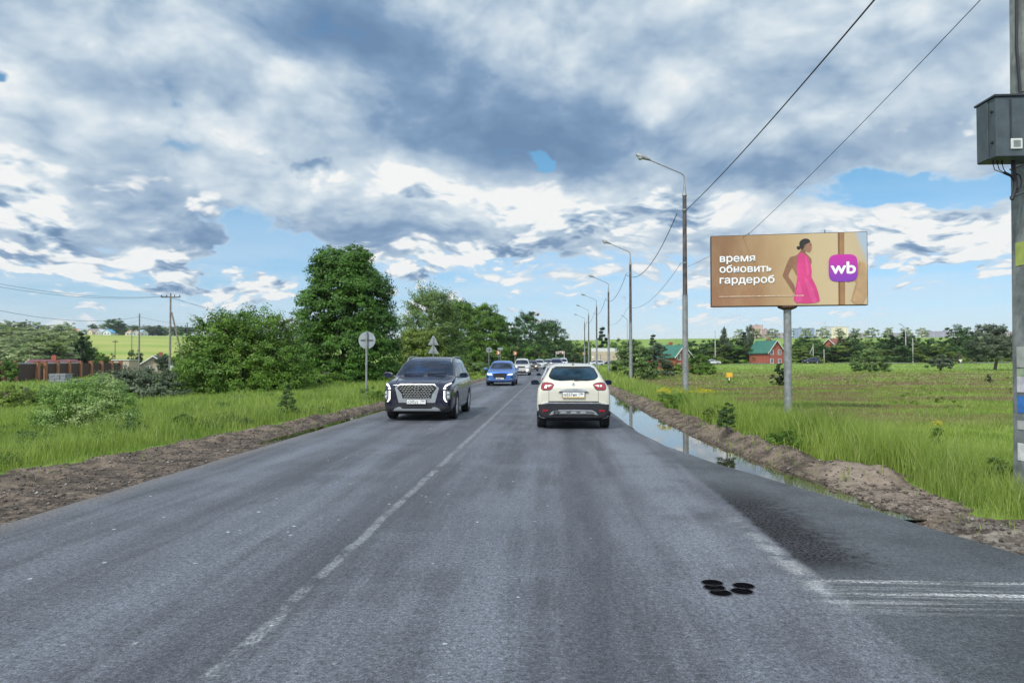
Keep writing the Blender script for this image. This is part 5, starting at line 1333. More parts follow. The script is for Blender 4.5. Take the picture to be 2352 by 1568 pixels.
MB().box((0, 1.5, 1.3), (2.9, 3, 2.6)).build('wall', m_beige, rb); MB().box((0, 1.5, 2.68), (3.2, 3.3, .16)).build('roof', mat('pale_shed_roof', (.5, .5, .5), .6), rb); window(rb, .5, 1.6, .7, .6, -.02)
# village along the ridge on the left
vil = [(151, 768, 560, (.62, .25, .10), (.55, .20, .08), 'orange house on the wooded hillside at far left'), (206, 770, 600, (.60, .52, .36), (.30, .25, .24), 'cream ridge house, first from the left on the skyline'), (226, 770, 600, (.42, .40, .40), (.55, .57, .60), 'grey ridge house with a pale roof'),
       (245, 771, 600, (.60, .64, .66), (.12, .38, .62), 'white ridge house with a bright blue roof'), (297, 769, 605, (.60, .55, .45), (.30, .16, .13), 'cream ridge house with a brown roof'), (313, 771, 600, (.62, .62, .62), (.45, .30, .28), 'white ridge house with a faded red roof'), (331, 769, 605, (.55, .55, .55), (.30, .42, .55), 'pale ridge house with a slate blue roof')]
for i, (px_, py_, d, wc, rc, lb) in enumerate(vil):
    p = at(px_, py_, d); zg = ground_z(p.x, p.y)
    r = empty('village_house', (p.x, p.y, max(zg-.3, p.z-3.2)), lb, 'house', None, R(15*i-40))
    r.location.z = zg-.3
    hh = max(2.6, p.z+2.0-zg)
    MB().prism([(-3.3, 0), (3.3, 0), (3.3, hh), (0, hh+2.4), (-3.3, hh)], 0, 8).build('wall', mat('village_wall_%d' % i, wc, .8, var=.1), r)
    m_ = MB()
    for s in (-1, 1):
        a = (s*3.8, hh-.35); b = (0, hh+2.45); pr = [a, b, (b[0], b[1]+.25), (a[0], a[1]+.25)]; m_.prism(pr if s < 0 else pr[::-1], -.4, 8.4)
    m_.build('roof', mat('village_roof_%d' % i, rc, .6, var=.1), r); window(r, -1.2, hh*.55, 1.1, 1.2, -.03); window(r, 1.4, hh*.55, 1.1, 1.2, -.03)

# the town
def blockmat(name, c, dark, su=.9, sv=1.0):
    m, t, p = newmat(name); co = objco(t); x, y, z = sepxyz(t, co)
    fx = ((x+y)*(1/3.2))._m('FRACT'); fz = (z*(1/2.9))._m('FRACT')
    w = fx.sm(.28, .34)*fx.sm(.76, .70)*fz.sm(.30, .36)*fz.sm(.82, .76)
    band = ((x+y)*(1/16.0))._m('FRACT').sm(.42, .46)*((x+y)*(1/16.0))._m('FRACT').sm(.62, .58)
    b = mixc(t, band*.5, c, tuple(min(1, q*1.35) for q in c))
    setc(t, p, mixc(t, w*.75, b, dark)); p.inputs['Roughness'].default_value = .8; return m
city = [(1737.5, 747, 1400, 26, (.50, .33, .31), 'tall pinkish tower block on the skyline, left of the billboard post', 14), (1758, 757, 1400, 20, (.42, .30, .30), 'lower mauve block joined to the right of the pinkish tower block', 12),
        (1785, 765, 1450, 34, (.36, .31, .33), 'long low mauve block between the tower block and the billboard post', 12), (1846, 754, 1420, 46, (.24, .30, .42), 'long blue-grey apartment slab right of the billboard post', 12), (1882, 757, 1420, 13, (.66, .66, .66), 'narrow white apartment block beside the blue-grey slab', 12),
        (1901, 751, 1380, 22, (.50, .52, .52), 'shaded left wing of the bright cream apartment block, shade put into its grey', 14), (1929, 751, 1375, 36, (.70, .62, .46), 'bright cream apartment block, the sunniest on the skyline', 14), (1968, 765, 1450, 40, (.38, .32, .34), 'low mauve block right of the bright cream block', 12),  # cream front and grey wing hold sun and shade in their colours
        (2065, 765, 1500, 60, (.34, .30, .35), 'low mauve block above the trees, midway to the right edge', 12), (2118, 759, 1420, 14, (.66, .64, .62), 'white end block left of the wide lilac slab', 12), (2155, 761, 1430, 64, (.32, .30, .38), 'wide lilac apartment slab near the right edge', 12), (2250, 764, 1480, 50, (.30, .31, .36), 'bluish block between the two tall trees at right', 12), (2305, 762, 1450, 44, (.38, .31, .33), 'mauve block beside the concrete power pole', 12)]
for i, (px_, yt, d, w, c, lb, dp) in enumerate(city):
    a = at(px_, yt, d); zg = ground_z(a.x, a.y); H_ = a.z-zg
    r = empty('apartment_block', (a.x, a.y, zg-2), lb, 'apartment block', None, R(-18+(i*37) % 11)); m_ = blockmat('facade_%d' % i, c, tuple(q*.45 for q in c))
    w_ = w*d/1700*.98
    MB().box((0, dp/2, (H_+2)/2), (w_, dp, H_+2)).build('wall', m_, r)
    rr = MB().box((0, dp/2, H_+2.2), (w_+.6, dp+.6, .5))
    rr.build('roof', mat('roof_grey', (.25, .24, .25), .8), r)
    for k in range(max(1, int(w_/26))): MB().box(((k+.5)*26-w_/2 if w_ > 26 else 0, dp/2, H_+3.6), (5, 5, 2.6)).build('lift_house', m_, r)
# electricity poles on the left
def epole(px_, ybot, ytop, d, label, arm=1.2, strut=None, name='electricity_pole', rad=.13, m=None):
    p = at(px_, ybot, d); zt = at(px_, ytop, d).z; zg = min(ground_z(p.x, p.y), p.z)-.3
    r = empty(name, (p.x, p.y, zg), label, 'electricity pole', 'electricity poles'); H_ = zt-zg
    MB().tube([(0, 0, 0), (0, 0, H_)], [rad*1.2, rad*.8], 8).build('pole', m or m_wood, r, smooth=True)
    if arm:
        a_ = MB().box((0, 0, H_-.35), (arm*2, .10, .12)).box((0, 0, H_-.1), (.10, .08, .5))
        ao = a_.build('crossarm', m_pole_dark, r)
        for x in (-arm*.95, -arm*.4, arm*.4, arm*.95): MB().lathe([(.02, 0), (.06, .05), (.07, .14), (.04, .2), (.05, .24), (0, .27)], (x, 0, H_-.3), 8).build('insulator', m_black, ao)
    if strut: MB().tube([(strut[0], strut[1], 0), (.15, 0, H_*strut[2])], [rad, rad*.8], 8).build('strut', m or m_wood, r)
    return r, Vector((p.x, p.y, zt))
rA, tA = epole(390, 853, 676, 90, 'tall electricity pole with a crossarm and a slanting brace', 1.25, (2.35, 0, .80))
MB().box((.35, -.1, 1.9), (.42, .3, .62)).build('meter_box', mat('pale_box', (.42, .45, .47), .5), rA, bevel=.02)
rB, tB = epole(319, 840, 720, 115, 'plain electricity pole left of the tall one with the crossarm', 0)
MB().box((.30, 0, 8.0), (.5, .08, .08)).build('bracket', m_galv, rB)
epole(302, 838, 757, 150, 'slim grey pole just left of the plain electricity pole', 0, rad=.10); epole(264, 830, 782, 170, 'short dark pole with a small crossarm above the shed', .6, rad=.09, m=m_pole_dark)
epole(430, 815, 741, 210, 'thin dark pole behind the foot of the slanting brace', 0, rad=.12, m=m_pole_dark); epole(22, 822, 765, 260, 'thin dark pole among the hillside trees at far left', 1.0, rad=.13, m=m_pole_dark)
cg = 'wires of the electricity poles'
wire('power_line', [at(-60, 640, 60), tA+Vector((-.9, 0, -.2)), at(700, 745, 200)], [.7, .8], .014, 'upper wire running left from the crossarm of the tall electricity pole', group=cg)
wire('power_line', [at(-60, 648, 60), tA+Vector((-.4, 0, -.2)), at(690, 750, 200)], [.75, 1.0], .014, 'lower wire running left from the crossarm of the tall electricity pole', group=cg)
wire('power_line', [at(-60, 700, 70), tB+Vector((0, 0, -.5)), at(440, 742, 200)], [1.1, .5], .02, 'thick sagging wire on the plain electricity pole at left', group=cg)
wire('power_line', [at(-60, 727, 75), at(200, 757, 100), tB+Vector((0, 0, -1.0))], [.1, .5], .010, 'thin wire sagging below the thick one at left', group=cg)
# posts along the far road
for px_, yt, lb, arm in ((1643, 757, 'slim pale post on the far road, left of the green roofed houses gap', 0), (1893, 800, 'short pale post beside the dark car on the far road', 0), (2081, 752, 'street lamp on the far road with its arm pointing left', 1), (2097, 775, 'bare pale pole right of the far-road street lamp', 0), (1868, 788, 'pale pole behind the dark car on the far road', 0), (1441, 732, 'distant lamp head just left of the second street lamp', 1)):
    p = at(px_, 833, 212); zt = at(px_, yt, 212).z; zg = ground_z(p.x, p.y)
    r = empty('far_post', (p.x, p.y, zg-.2), lb, 'post', 'posts along the far road')
    MB().tube([(0, 0, 0), (0, 0, zt-zg)], [.16, .11], 8).build('shaft', mat('pale_post', (.42, .42, .40), .8, var=.2), r)
    if arm: MB().tube([(0, 0, zt-zg), (-1.0, 0, zt-zg+.9), (-1.4, 0, zt-zg+1.1)], .07, 6).build('arm', m_galv, r); MB().box((-1.6, 0, zt-zg+1.2), (.6, .25, .16), taper=.7).build('lamp_head', m_galv, r)
    if px_ == 1868: MB().tube([(-2.2, 0, 0), (-.1, 0, (zt-zg)*.85)], .10, 6).build('strut', mat('pale_post', (.42, .42, .40), .8), r)
a, b = at(2050, 831, 214), at(2200, 831, 214); r = empty('guard_rail', (a.x, a.y, ground_z(a.x, a.y)), 'dark guard rail beside the far road in front of the trees', 'guard rail')
MB().box(((b.x-a.x)/2, 0, .85), (b.x-a.x, .08, .16)).box(((b.x-a.x)/2, 0, .45), (b.x-a.x, .08, .12)).build('rail', m_galv, r)
for k in range(10): MB().box(((b.x-a.x)*k/9, .08, .45), (.12, .1, 1.0)).build('post', m_pole_dark, r)
p = at(2206, 828, 150); r = empty('yield_sign', (p.x, p.y, ground_z(p.x, p.y)), 'tiny white downward triangle sign under the tall tree at right', 'road sign')
MB().tube([(0, 0, 0), (0, 0, 1.7)], .04, 6).build('post', m_galv, r); MB().prism([(-.38, 2.1), (0, 1.45), (.38, 2.1)], -.08, -.06).build('sign_plate', m_wh, r)
a, b = at(1590, 836, 205), at(2500, 836, 205)
fr_ = MB(); V = []; 
for k in range(61):
    x = -20+k*5.5+10; V += [(x, 199, ground_z(x, 199)+.06), (x, 206, ground_z(x, 206)+.06)]
fr_.add(V, [(2*i, 2*i+2, 2*i+3, 2*i+1) for i in range(60)]).build('far_road', mat('far_asphalt', (.12, .125, .13), .8), fix=False)['kind'] = 'structure'
p = at(1622, 830, 206); simple_car('sedan', 'white car half hidden by bushes on the far road, left of the green roofed house', (p.x, 208, ground_z(p.x, 208)+.05), 1.8, 1.45, (.7, .7, .7), near='rear', kind='sedan', rz=R(-90), L=4.4)

# ------------------------------------------------------------------ trees, bushes, weeds
def leafmat(name, dark, light, trans=.30, yellow=None):
    if name in MATS: return MATS[name]
    m, t, p = newmat(name); an = t.nodes.new('ShaderNodeAttribute'); an.attribute_name = 'tint'; tn = G(t, an.outputs['Fac'])
    co = objco(t); c = mixc(t, tn, dark, light)
    c = mixc(t, noise(t, co, .55, 3, .6).sm(.42, .66)*.6, c, yellow or tuple(q*1.25 for q in light))
    setc(t, p, c); p.inputs['Roughness'].default_value = .5; p.inputs['Specular IOR Level'].default_value = .35
    tr = t.nodes.new('ShaderNodeBsdfTranslucent'); t.links.new(c.s, tr.inputs[0]); mx = t.nodes.new('ShaderNodeMixShader'); mx.inputs[0].default_value = trans
    t.links.new(p.outputs[0], mx.inputs[1]); t.links.new(tr.outputs[0], mx.inputs[2]); t.links.new(mx.outputs[0], t.nodes['Material Output'].inputs[0])
    return m
L_maple = leafmat('maple_leaves', (.022, .072, .008), (.088, .195, .020)); L_bush = leafmat('bush_leaves', (.034, .095, .010), (.135, .240, .026))
L_willow = leafmat('willow_leaves', (.060, .12, .032), (.165, .25, .070)); L_dark = leafmat('dark_leaves', (.026, .068, .018), (.075, .145, .032))
L_olive = leafmat('olive_leaves', (.07, .12, .018), (.19, .26, .038)); L_grey = leafmat('grey_scrub_leaves', (.055, .080, .045), (.13, .165, .095))
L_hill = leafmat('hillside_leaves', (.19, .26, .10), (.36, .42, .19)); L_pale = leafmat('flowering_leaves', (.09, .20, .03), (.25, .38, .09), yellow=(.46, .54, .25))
L_spruce = leafmat('spruce_needles', (.014, .036, .016), (.040, .075, .030)); L_yellow = leafmat('yellow_flowers', (.35, .30, .02), (.65, .58, .03))
m_bark = mat('bark', (.10, .080, .062), .9, var=.4, scale=5, bmp=.6)
def leaves(lobes, n, size, seed, clump=.45, nclump=None, droop=.0, spiky=0, shell=.35, flat=False):
    """leaf blades gathered in clumps over a set of rounded lobes"""
    g = np.random.default_rng(seed); lob = np.array(lobes, dtype=float)
    wts = (lob[:, 3]*lob[:, 4]+lob[:, 4]*lob[:, 5]+lob[:, 3]*lob[:, 5]); wts /= wts.sum()
    nc = nclump or max(30, n//70)
    li = g.choice(len(lob), nc, p=wts); v = g.standard_normal((nc, 3)); v /= np.linalg.norm(v, axis=1)[:, None]
    v[:, 2] = np.where(v[:, 2] < -.5, -v[:, 2]*.6, v[:, 2])
    rad = (1-shell*g.random(nc)**1.5)
    cc = lob[li, :3]+v*lob[li, 3:]*rad[:, None]
    csz = clump*(.5+.9*g.random(nc)); ct = g.random(nc)
    ci = g.integers(0, nc, n); w = g.standard_normal((n, 3)); w *= (.5/np.maximum(np.linalg.norm(w, axis=1), .3))[:, None]*(.4+g.random(n)[:, None])
    off = w*csz[ci][:, None]*np.array([1.15, 1.15, .62]); off[:, 2] -= droop*g.random(n)*csz[ci]
    pos = cc[ci]+off
    nrm = v[ci]*.9+w*1.0+g.standard_normal((n, 3))*.55+np.array([0, 0, .5]); nrm /= np.linalg.norm(nrm, axis=1)[:, None]
    if spiky: pos += v[ci]*(g.random(n)**4)[:, None]*spiky
    a = np.cross(nrm, g.standard_normal((n, 3))); a /= np.maximum(np.linalg.norm(a, axis=1), 1e-6)[:, None]; b = np.cross(nrm, a)
    s = size*(.55+.9*g.random(n))[:, None]; P = np.zeros((n, 4, 3), dtype=np.float32)
    P[:, 0] = pos-a*s; P[:, 1] = pos+b*s*.55+nrm*s*.12; P[:, 2] = pos+a*s; P[:, 3] = pos-b*s*.55+nrm*s*.12
    if not flat: P[:, :, 2] = np.maximum(P[:, :, 2], .02)
    tint = np.clip(.55*ct[ci]+.5*g.random(n)-.02, 0, 1)
    F = np.arange(n*4).reshape(n, 4)
    return P.reshape(-1, 3), F, np.repeat(tint, 4)
def trunk(H, r, lobes, seed, spread=.5, base=0.0, nb=9):
    g = np.random.default_rng(seed); mb = MB(); top = Vector((g.normal(0, .04)*H, g.normal(0, .04)*H, H*.72))
    P = [Vector((0, 0, -.3)), Vector((g.normal(0, .02)*H, 0, H*.25)), Vector((top.x*.6, top.y*.6, H*.5)), top]
    mb.tube(P, [r*1.25, r, r*.7, r*.25], 9)
    for k in range(min(nb, len(lobes)*2)):
        lo = lobes[k % len(lobes)]; f = g.uniform(.2, .8); st = Vector(P[1]).lerp(P[3], f); e = Vector((lo[0]+g.normal(0, .3)*lo[3], lo[1]+g.normal(0, .3)*lo[4], lo[2]+g.uniform(0, .6)*lo[5]))
        m_ = st.lerp(e, .5)+Vector((g.normal(0, .1), g.normal(0, .1), .08*H)); mb.tube([st, m_, e], [r*.42, r*.26, r*.08], 6)
    return mb
def tree(name, loc, label, cat, H, W_, lobes, lm, n, size, seed, clump=.5, group=None, tr=.18, **kw):
    """lobes in units of half width and height"""
    L_ = [(a*W_/2, b*W_/2, c*H, d*W_/2, e*W_/2, f*H) for a, b, c, d, e, f in lobes]
    r = empty(name, loc, label, cat, group, 0)
    P, F, T_ = leaves(L_, n, size, seed, clump, **kw)
    npmesh('crown', P, F, lm, r, {'tint': T_})
    trunk(H, tr, L_, seed).build('trunk', m_bark, r, smooth=True)
    return r
def gpos(px_, d): x = at(px_, 830, d).x; return (x, d, ground_z(x, d))
ROUND = [(0, 0, .52, .75, .75, .44), (-.45, .1, .42, .5, .6, .32), (.45, -.1, .42, .52, .6, .34), (0, -.4, .35, .6, .5, .3), (-.2, .1, .75, .5, .5, .24), (.25, 0, .68, .45, .5, .26)]
BIGM = [(0, 0, .52, .86, .86, .40), (-.12, 0, .78, .58, .6, .21), (.15, .1, .86, .36, .5, .13), (-.28, -.1, .80, .40, .5, .17), (.40, 0, .62, .50, .6, .25), (-.50, 0, .50, .48, .6, .26), (.58, 0, .38, .44, .6, .27), (-.45, 0, .26, .50, .6, .24), (.1, -.3, .25, .8, .6, .24), (.62, .1, .2, .42, .5, .2), (-.6, -.1, .10, .42, .5, .13), (0, -.3, .08, .8, .6, .12), (.6, 0, .08, .45, .5, .1), (-.2, 0, .1, .7, .6, .12)]
BUSHT = [(0, 0, .45, .70, .7, .42), (-.55, 0, .40, .42, .5, .38), (.52, 0, .38, .44, .5, .34), (-.35, -.1, .66, .38, .4, .30), (.28, .1, .72, .42, .4, .27), (-.02, -.1, .75, .3, .4, .24), (.78, 0, .22, .26, .4, .2), (-.80, 0, .18, .24, .4, .2), (0, -.4, .25, .8, .5, .25), (0, -.2, .08, .95, .6, .11), (-.5, 0, .12, .5, .5, .14), (.5, 0, .12, .5, .5, .14)]
LOW = [(0, 0, .45, .7, .7, .5), (-.5, 0, .35, .5, .5, .4), (.5, .1, .32, .5, .5, .38), (.1, -.4, .3, .6, .5, .35)]
tree('leafy_bush', gpos(560, 40.5), 'broad rounded green bush tree left of the big maple', 'tree', 4.9, 7.3, BUSHT, L_bush, 70000, .062, 31, .52, spiky=.5, shell=.5)
tree('maple_tree', gpos(795, 53), 'tall dense dark green maple, tallest tree left of the road', 'tree', 10.4, 7.4, BIGM, L_maple, 110000, .088, 32, .75, tr=.32, shell=.4)
tree('rowan_tree', gpos(668, 62), 'thin sparse tree showing between the broad bush and the maple', 'tree', 6.6, 2.6, ROUND, L_grey, 3500, .09, 33, .5, spiky=.6)
tree('willow_tree', gpos(990, 76), 'pale feathery willow just right of the maple', 'tree', 9.3, 6.8, BIGM, L_willow, 42000, .085, 34, .65, spiky=1.3, droop=.5, group='trees along the left of the road')
tree('shrub_tree', gpos(965, 64), 'yellow-green shrubby tree behind the two triangular signs', 'tree', 4.6, 5.0, ROUND, L_olive, 24000, .075, 35, .5, spiky=.4, group='trees along the left of the road')
tree('poplar_tree', gpos(1048, 90), 'darker leafy tree right of the pale willow', 'tree', 9.1, 7.2, BIGM, L_bush, 30000, .11, 36, .7, spiky=.5, group='trees along the left of the road')
tree('poplar_tree', gpos(1105, 104), 'dark tree halfway along the left row, above the blue SUV', 'tree', 9.6, 8.6, BIGM, L_bush, 24000, .13, 37, .8, spiky=.4, group='trees along the left of the road')
tree('poplar_tree', gpos(1140, 122), 'small dark tree ending the left row before the gap of sky', 'tree', 9.2, 9.0, BIGM, L_dark, 20000, .16, 38, .8, group='trees along the left of the road')
tree('roadside_bush', gpos(1092, 72), 'low green roadside bush to the left of the blue SUV', 'bush', 1.9, 3.6, LOW, L_willow, 7000, .07, 39, .35, group='low bushes at the foot of the left trees')
tree('roadside_bush', gpos(1040, 60), 'low pale bush behind the navy SUV', 'bush', 1.7, 3.6, LOW, L_olive, 6000, .07, 40, .35, group='low bushes at the foot of the left trees')
tree('roadside_bush', gpos(735, 46), 'low bright green shrubs under the right side of the maple', 'bush', 1.3, 3.8, LOW, L_bush, 6000, .06, 41, .3, group='low bushes at the foot of the left trees')
tree('roadside_bush', gpos(1108, 92), 'dark low bush at the foot of the left row beyond the blue SUV', 'bush', 3.0, 4.6, LOW, L_dark, 7000, .1, 42, .45, group='low bushes at the foot of the left trees')
# beyond the bend
tree('birch_tree', gpos(1218, 205), 'tall tree beyond the bend, left one of the pair', 'tree', 15.6, 11.5, BIGM, L_dark, 20000, .20, 43, 1.3, spiky=.8, group='trees beyond the bend')
tree('birch_tree', gpos(1262, 215), 'tall tree beyond the bend, right one of the pair', 'tree', 13.6, 11.5, BIGM, L_dark, 18000, .20, 44, 1.3, spiky=.8, group='trees beyond the bend')
V_ = []
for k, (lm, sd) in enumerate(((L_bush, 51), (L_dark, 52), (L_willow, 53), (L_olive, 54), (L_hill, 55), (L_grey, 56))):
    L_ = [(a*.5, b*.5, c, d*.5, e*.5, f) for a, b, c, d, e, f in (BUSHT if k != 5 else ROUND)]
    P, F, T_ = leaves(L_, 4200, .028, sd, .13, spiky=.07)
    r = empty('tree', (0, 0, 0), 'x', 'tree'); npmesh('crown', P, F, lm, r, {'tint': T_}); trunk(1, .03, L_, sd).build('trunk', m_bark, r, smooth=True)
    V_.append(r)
def sprucemesh(lm, sd):
    g = np.random.default_rng(sd); lo = []
    for i in range(11):
        z = .06+.86*i/10; w = (1-z)*.30+.02
        for k in range(6): a = 6.283*k/6+i; lo.append((math.cos(a)*w*.6, math.sin(a)*w*.6, z-.02, w*.5, w*.5, .035))
    P, F, T_ = leaves(lo, 4200, .026, sd, .05, droop=.5); r = empty('spruce', (0, 0, 0), 'x', 'tree'); npmesh('crown', P, F, lm, r, {'tint': T_})
    MB().tube([(0, 0, -.05), (0, 0, .97)], [.022, .004], 6).build('trunk', m_bark, r); return r
SPR = sprucemesh(L_spruce, 61)
def plant_copy(src, name, px_, d, H, W_, label, group, rz=None, z=None, cat=None):
    x, y, zg = gpos(px_, d)
    c = copy_tree(src, (x, y, zg-.05 if z is None else z), rz if rz is not None else (px_*7.3) % 6.28, label, (W_, W_, H), group); c.name = name
    if cat: c['category'] = cat
    return c
gB = 'trees beyond the bend'
for (k, px_, d, H, W_, lb) in ((1, 1190, 190, 9, 9, 'low dark tree under the left tall tree beyond the bend'), (0, 1240, 225, 9, 10, 'mid green tree between the two tall trees beyond the bend'), (1, 1292, 235, 9.5, 9, 'dark tree right of the tall pair beyond the bend'),
    (2, 1316, 260, 8.5, 10, 'pale round tree at the end of the road'), (3, 1338, 250, 7.5, 9, 'olive tree behind the last chevron sign'), (1, 1352, 270, 8, 9, 'dark tree behind the beige lorry cab'), (0, 1410, 262, 8.5, 10, 'green tree behind the back of the beige lorry'), (3, 1432, 240, 8, 9, 'olive tree above the flowering bush'),
    (1, 1270, 180, 5, 9, 'dark thicket behind the wide chevron board'), (0, 1225, 165, 5, 8, 'green thicket behind the middle chevron sign'), (3, 1165, 140, 5.5, 7, 'olive thicket behind the grey rectangular sign'), (1, 1320, 205, 5, 9, 'dark thicket left of the beige lorry')):
    plant_copy(V_[k], 'tree', px_, d, H, W_, lb, gB)
plant_copy(SPR, 'spruce', 1383, 232, 12.6, 14, 'single dark spruce standing above the beige lorry', 'spruces')
# right side: near bushes
tree('flowering_bush', gpos(1456, 76), 'pale flowering bush behind the second street lamp', 'bush', 4.3, 4.6, BUSHT, L_willow, 15000, .085, 71, .5, spiky=.2)
tree('round_bush', gpos(1506, 82), 'darker round bush right of the pale flowering bush', 'bush', 3.9, 3.9, BUSHT, L_grey, 10000, .085, 72, .5)
tree('round_bush', gpos(1608, 104), 'dense mid-green bush right of the nearest street lamp', 'bush', 3.0, 4.2, BUSHT, L_bush, 8000, .09, 73, .5)
tree('round_bush', gpos(1545, 98), 'small olive bush just left of the nearest street lamp', 'bush', 2.2, 3.4, LOW, L_olive, 5000, .08, 74, .4)
tree('field_bush', gpos(1998, 128), 'broad grey-green bush in the meadow right of the billboard post', 'bush', 4.3, 6.8, BUSHT, L_willow, 10000, .12, 75, .6)
tree('field_bush', gpos(2160, 132), 'small pointed bush in the meadow near the far street lamp', 'bush', 2.9, 4.6, LOW, L_grey, 6000, .11, 76, .5)
tree('tall_willow', gpos(2284, 148), 'hazy grey-green willow beside the concrete power pole', 'tree', 9.0, 9.6, ROUND, L_grey, 16000, .16, 77, .9, spiky=.6, tr=.25)
tree('oak_tree', gpos(2204, 200), 'tall dark round oak with gaps of sky, at right', 'tree', 10.6, 8.6, ROUND, L_dark, 9000, .17, 78, 1.0, tr=.3)
x, y, z = gpos(1792, 56); plant_copy(SPR, 'young_spruce', 1790, 56, 1.9, 3.2, 'young spruce in the meadow just left of the billboard post', 'spruces')
plant_copy(SPR, 'young_spruce', 2270, 70, .9, 1.6, 'tiny spruce in the open meadow at right', 'spruces')
gT = 'tree belt beyond the far road'
g = np.random.default_rng(90)
adj = ['dark', 'mid-green', 'pale', 'olive', 'dense', 'leafy', 'ragged', 'low', 'broad', 'narrow']
bel = [(1600, 8), (1622, 6.5), (1640, 8), (1655, 9), (1678, 8), (1696, 9), (1712, 8.5), (1732, 7), (1752, 6.5), (1816, 7), (1838, 8), (1858, 9), (1878, 7), (1895, 6), (1925, 6.5), (1940, 8.2), (1962, 9), (1984, 8.2), (2006, 8), (2028, 8.5), (2046, 9), (2066, 8), (2090, 9), (2108, 8), (2128, 7.5), (2148, 8), (2170, 7), (2186, 8), (2232, 8), (2252, 7), (2310, 8), (2340, 8.5), (2375, 8), (1575, 7.5), (1530, 7)]
refs = {1600: 'right of the nearest lamp post', 1622: 'above the half hidden white car', 1640: 'behind the slim pale post', 1655: 'right of the slim pale post', 1678: 'behind the yellow marker plate', 1696: 'between marker plate and green roof', 1712: 'left of the green roof', 1732: 'in front of the green roof', 1752: 'at the left corner of the brick gable',
   1816: 'directly behind the billboard post', 1838: 'left of the dark far car', 1858: 'above the dark far car', 1878: 'right above the dark far car', 1895: 'below the rusty roofed house', 1925: 'right of the rusty roofed house', 1940: 'below the bright cream block', 1962: 'right of the bright cream block', 1984: 'over the left of the broad meadow bush', 2006: 'over the right of the broad meadow bush', 2028: 'right of the broad meadow bush',
   2046: 'at the left end of the guard rail', 2066: 'left of the far street lamp', 2090: 'between far street lamp and bare pole', 2108: 'right of the bare pale pole', 2128: 'below the white end block', 2148: 'above the small pointed bush', 2170: 'below the wide lilac slab', 2186: 'at the left foot of the tall oak', 2232: 'at the right foot of the tall oak', 2252: 'between the oak and the hazy willow', 2310: 'just left of the concrete power pole', 2340: 'behind the concrete power pole', 2375: 'at the very right edge behind the pole', 1575: 'beside the red brick house with long roof', 1530: 'left of the red brick house with long roof'}
for i, (px_, H) in enumerate(bel):
    d = 226+float(g.uniform(-8, 26)); k = [1, 0, 1, 0, 1, 2, 0, 1, 3][i % 9]
    plant_copy(V_[k], 'tree', px_, d, H*.86, 8.5+float(g.uniform(-1.5, 3.5)), '%s %s tree of the far belt, %s' % (adj[i % 10], ['green', 'leafy', 'dark'][k % 3] if adj[i % 10] not in ('leafy', 'dark') else 'bushy', refs[px_]), gT)
for i, (px_, H, lb) in enumerate(((1932, 8.0, 'dark spruce tip poking up below the bright cream block'), (2050, 8.6, 'dark spruce at the left end of the guard rail'), (2077, 9.5, 'tall dark spruce just left of the far street lamp'), (2235, 9.2, 'dark spruce right of the tall oak'), (1765, 7.5, 'spruce in front of the green roofed gable house'), (1708, 9.8, 'slim spruce left of the green roof'), (1500, 9.5, 'dark spruce tip above the round bush'))):
    plant_copy(SPR, 'spruce', px_, 222, H, 12, lb, 'spruces')
for i, (px_, H) in enumerate(bel):
    if i % 2 == 0 or 1690 < px_ < 1800: plant_copy(V_[[1, 0, 3, 2][i % 4]], 'thicket', px_+9, 213+i % 5, 4.2+(i % 3)*.6, 10.5, 'low thicket '+refs[px_], 'undergrowth of the far tree belt')
for px_, H, lb in ((1664, 11.5, 'slender tall birch in the far belt'), (1722, 12, 'slender tall birch beside the green roof')): plant_copy(V_[5], 'birch', px_, 216, H, 3.6, lb, gT)
# left side
tree('scrub_thicket', gpos(318, 36), 'wide thicket of grey-green scrub before the electricity poles', 'bush', 1.75, 4.6, BUSHT, L_grey, 22000, .060, 81, .35, spiky=.3)
tree('scrub_thicket', gpos(230, 34), 'darker low scrub behind the flowering shrub', 'bush', 1.0, 3.6, LOW, L_bush, 11000, .05, 82, .3)
tree('flowering_shrub', gpos(200, 17.3), 'pale flowering shrub in the grass on the left', 'bush', 1.32, 2.45, BUSHT, L_pale, 34000, .021, 83, .22, spiky=.15, tr=.03)
tree('low_shrub', gpos(20, 31), 'bright low shrub at the left edge of the view', 'bush', 1.3, 3.0, LOW, L_olive, 8000, .04, 84, .25)
tree('low_shrub', gpos(110, 33), 'grey low shrub between the left edge and the flowering shrub', 'bush', 1.15, 4.0, LOW, L_grey, 8000, .04, 88, .25)
tree('ivy_bush', gpos(22, 82), 'dark leafy bush growing over the brick fence at far left', 'bush', 2.9, 2.3, ROUND, L_bush, 5000, .09, 85, .4)
tree('sapling', gpos(660, 20.6), 'small dark sapling with a reddish tip at the edge of the bare soil, left', 'sapling', 1.05, .62, [(0, 0, .3, .9, .9, .28), (0, 0, .6, .55, .55, .25), (0, 0, .85, .3, .3, .15)], L_dark, 5000, .014, 86, .10, tr=.012)
tree('sapling', gpos(1668, 15.6), 'slim dark sapling on top of the right bank', 'sapling', .66, .40, [(0, 0, .3, .9, .9, .28), (0, 0, .6, .8, .8, .25), (.3, 0, .85, .5, .5, .15)], L_dark, 4500, .013, 87, .09, tr=.012)
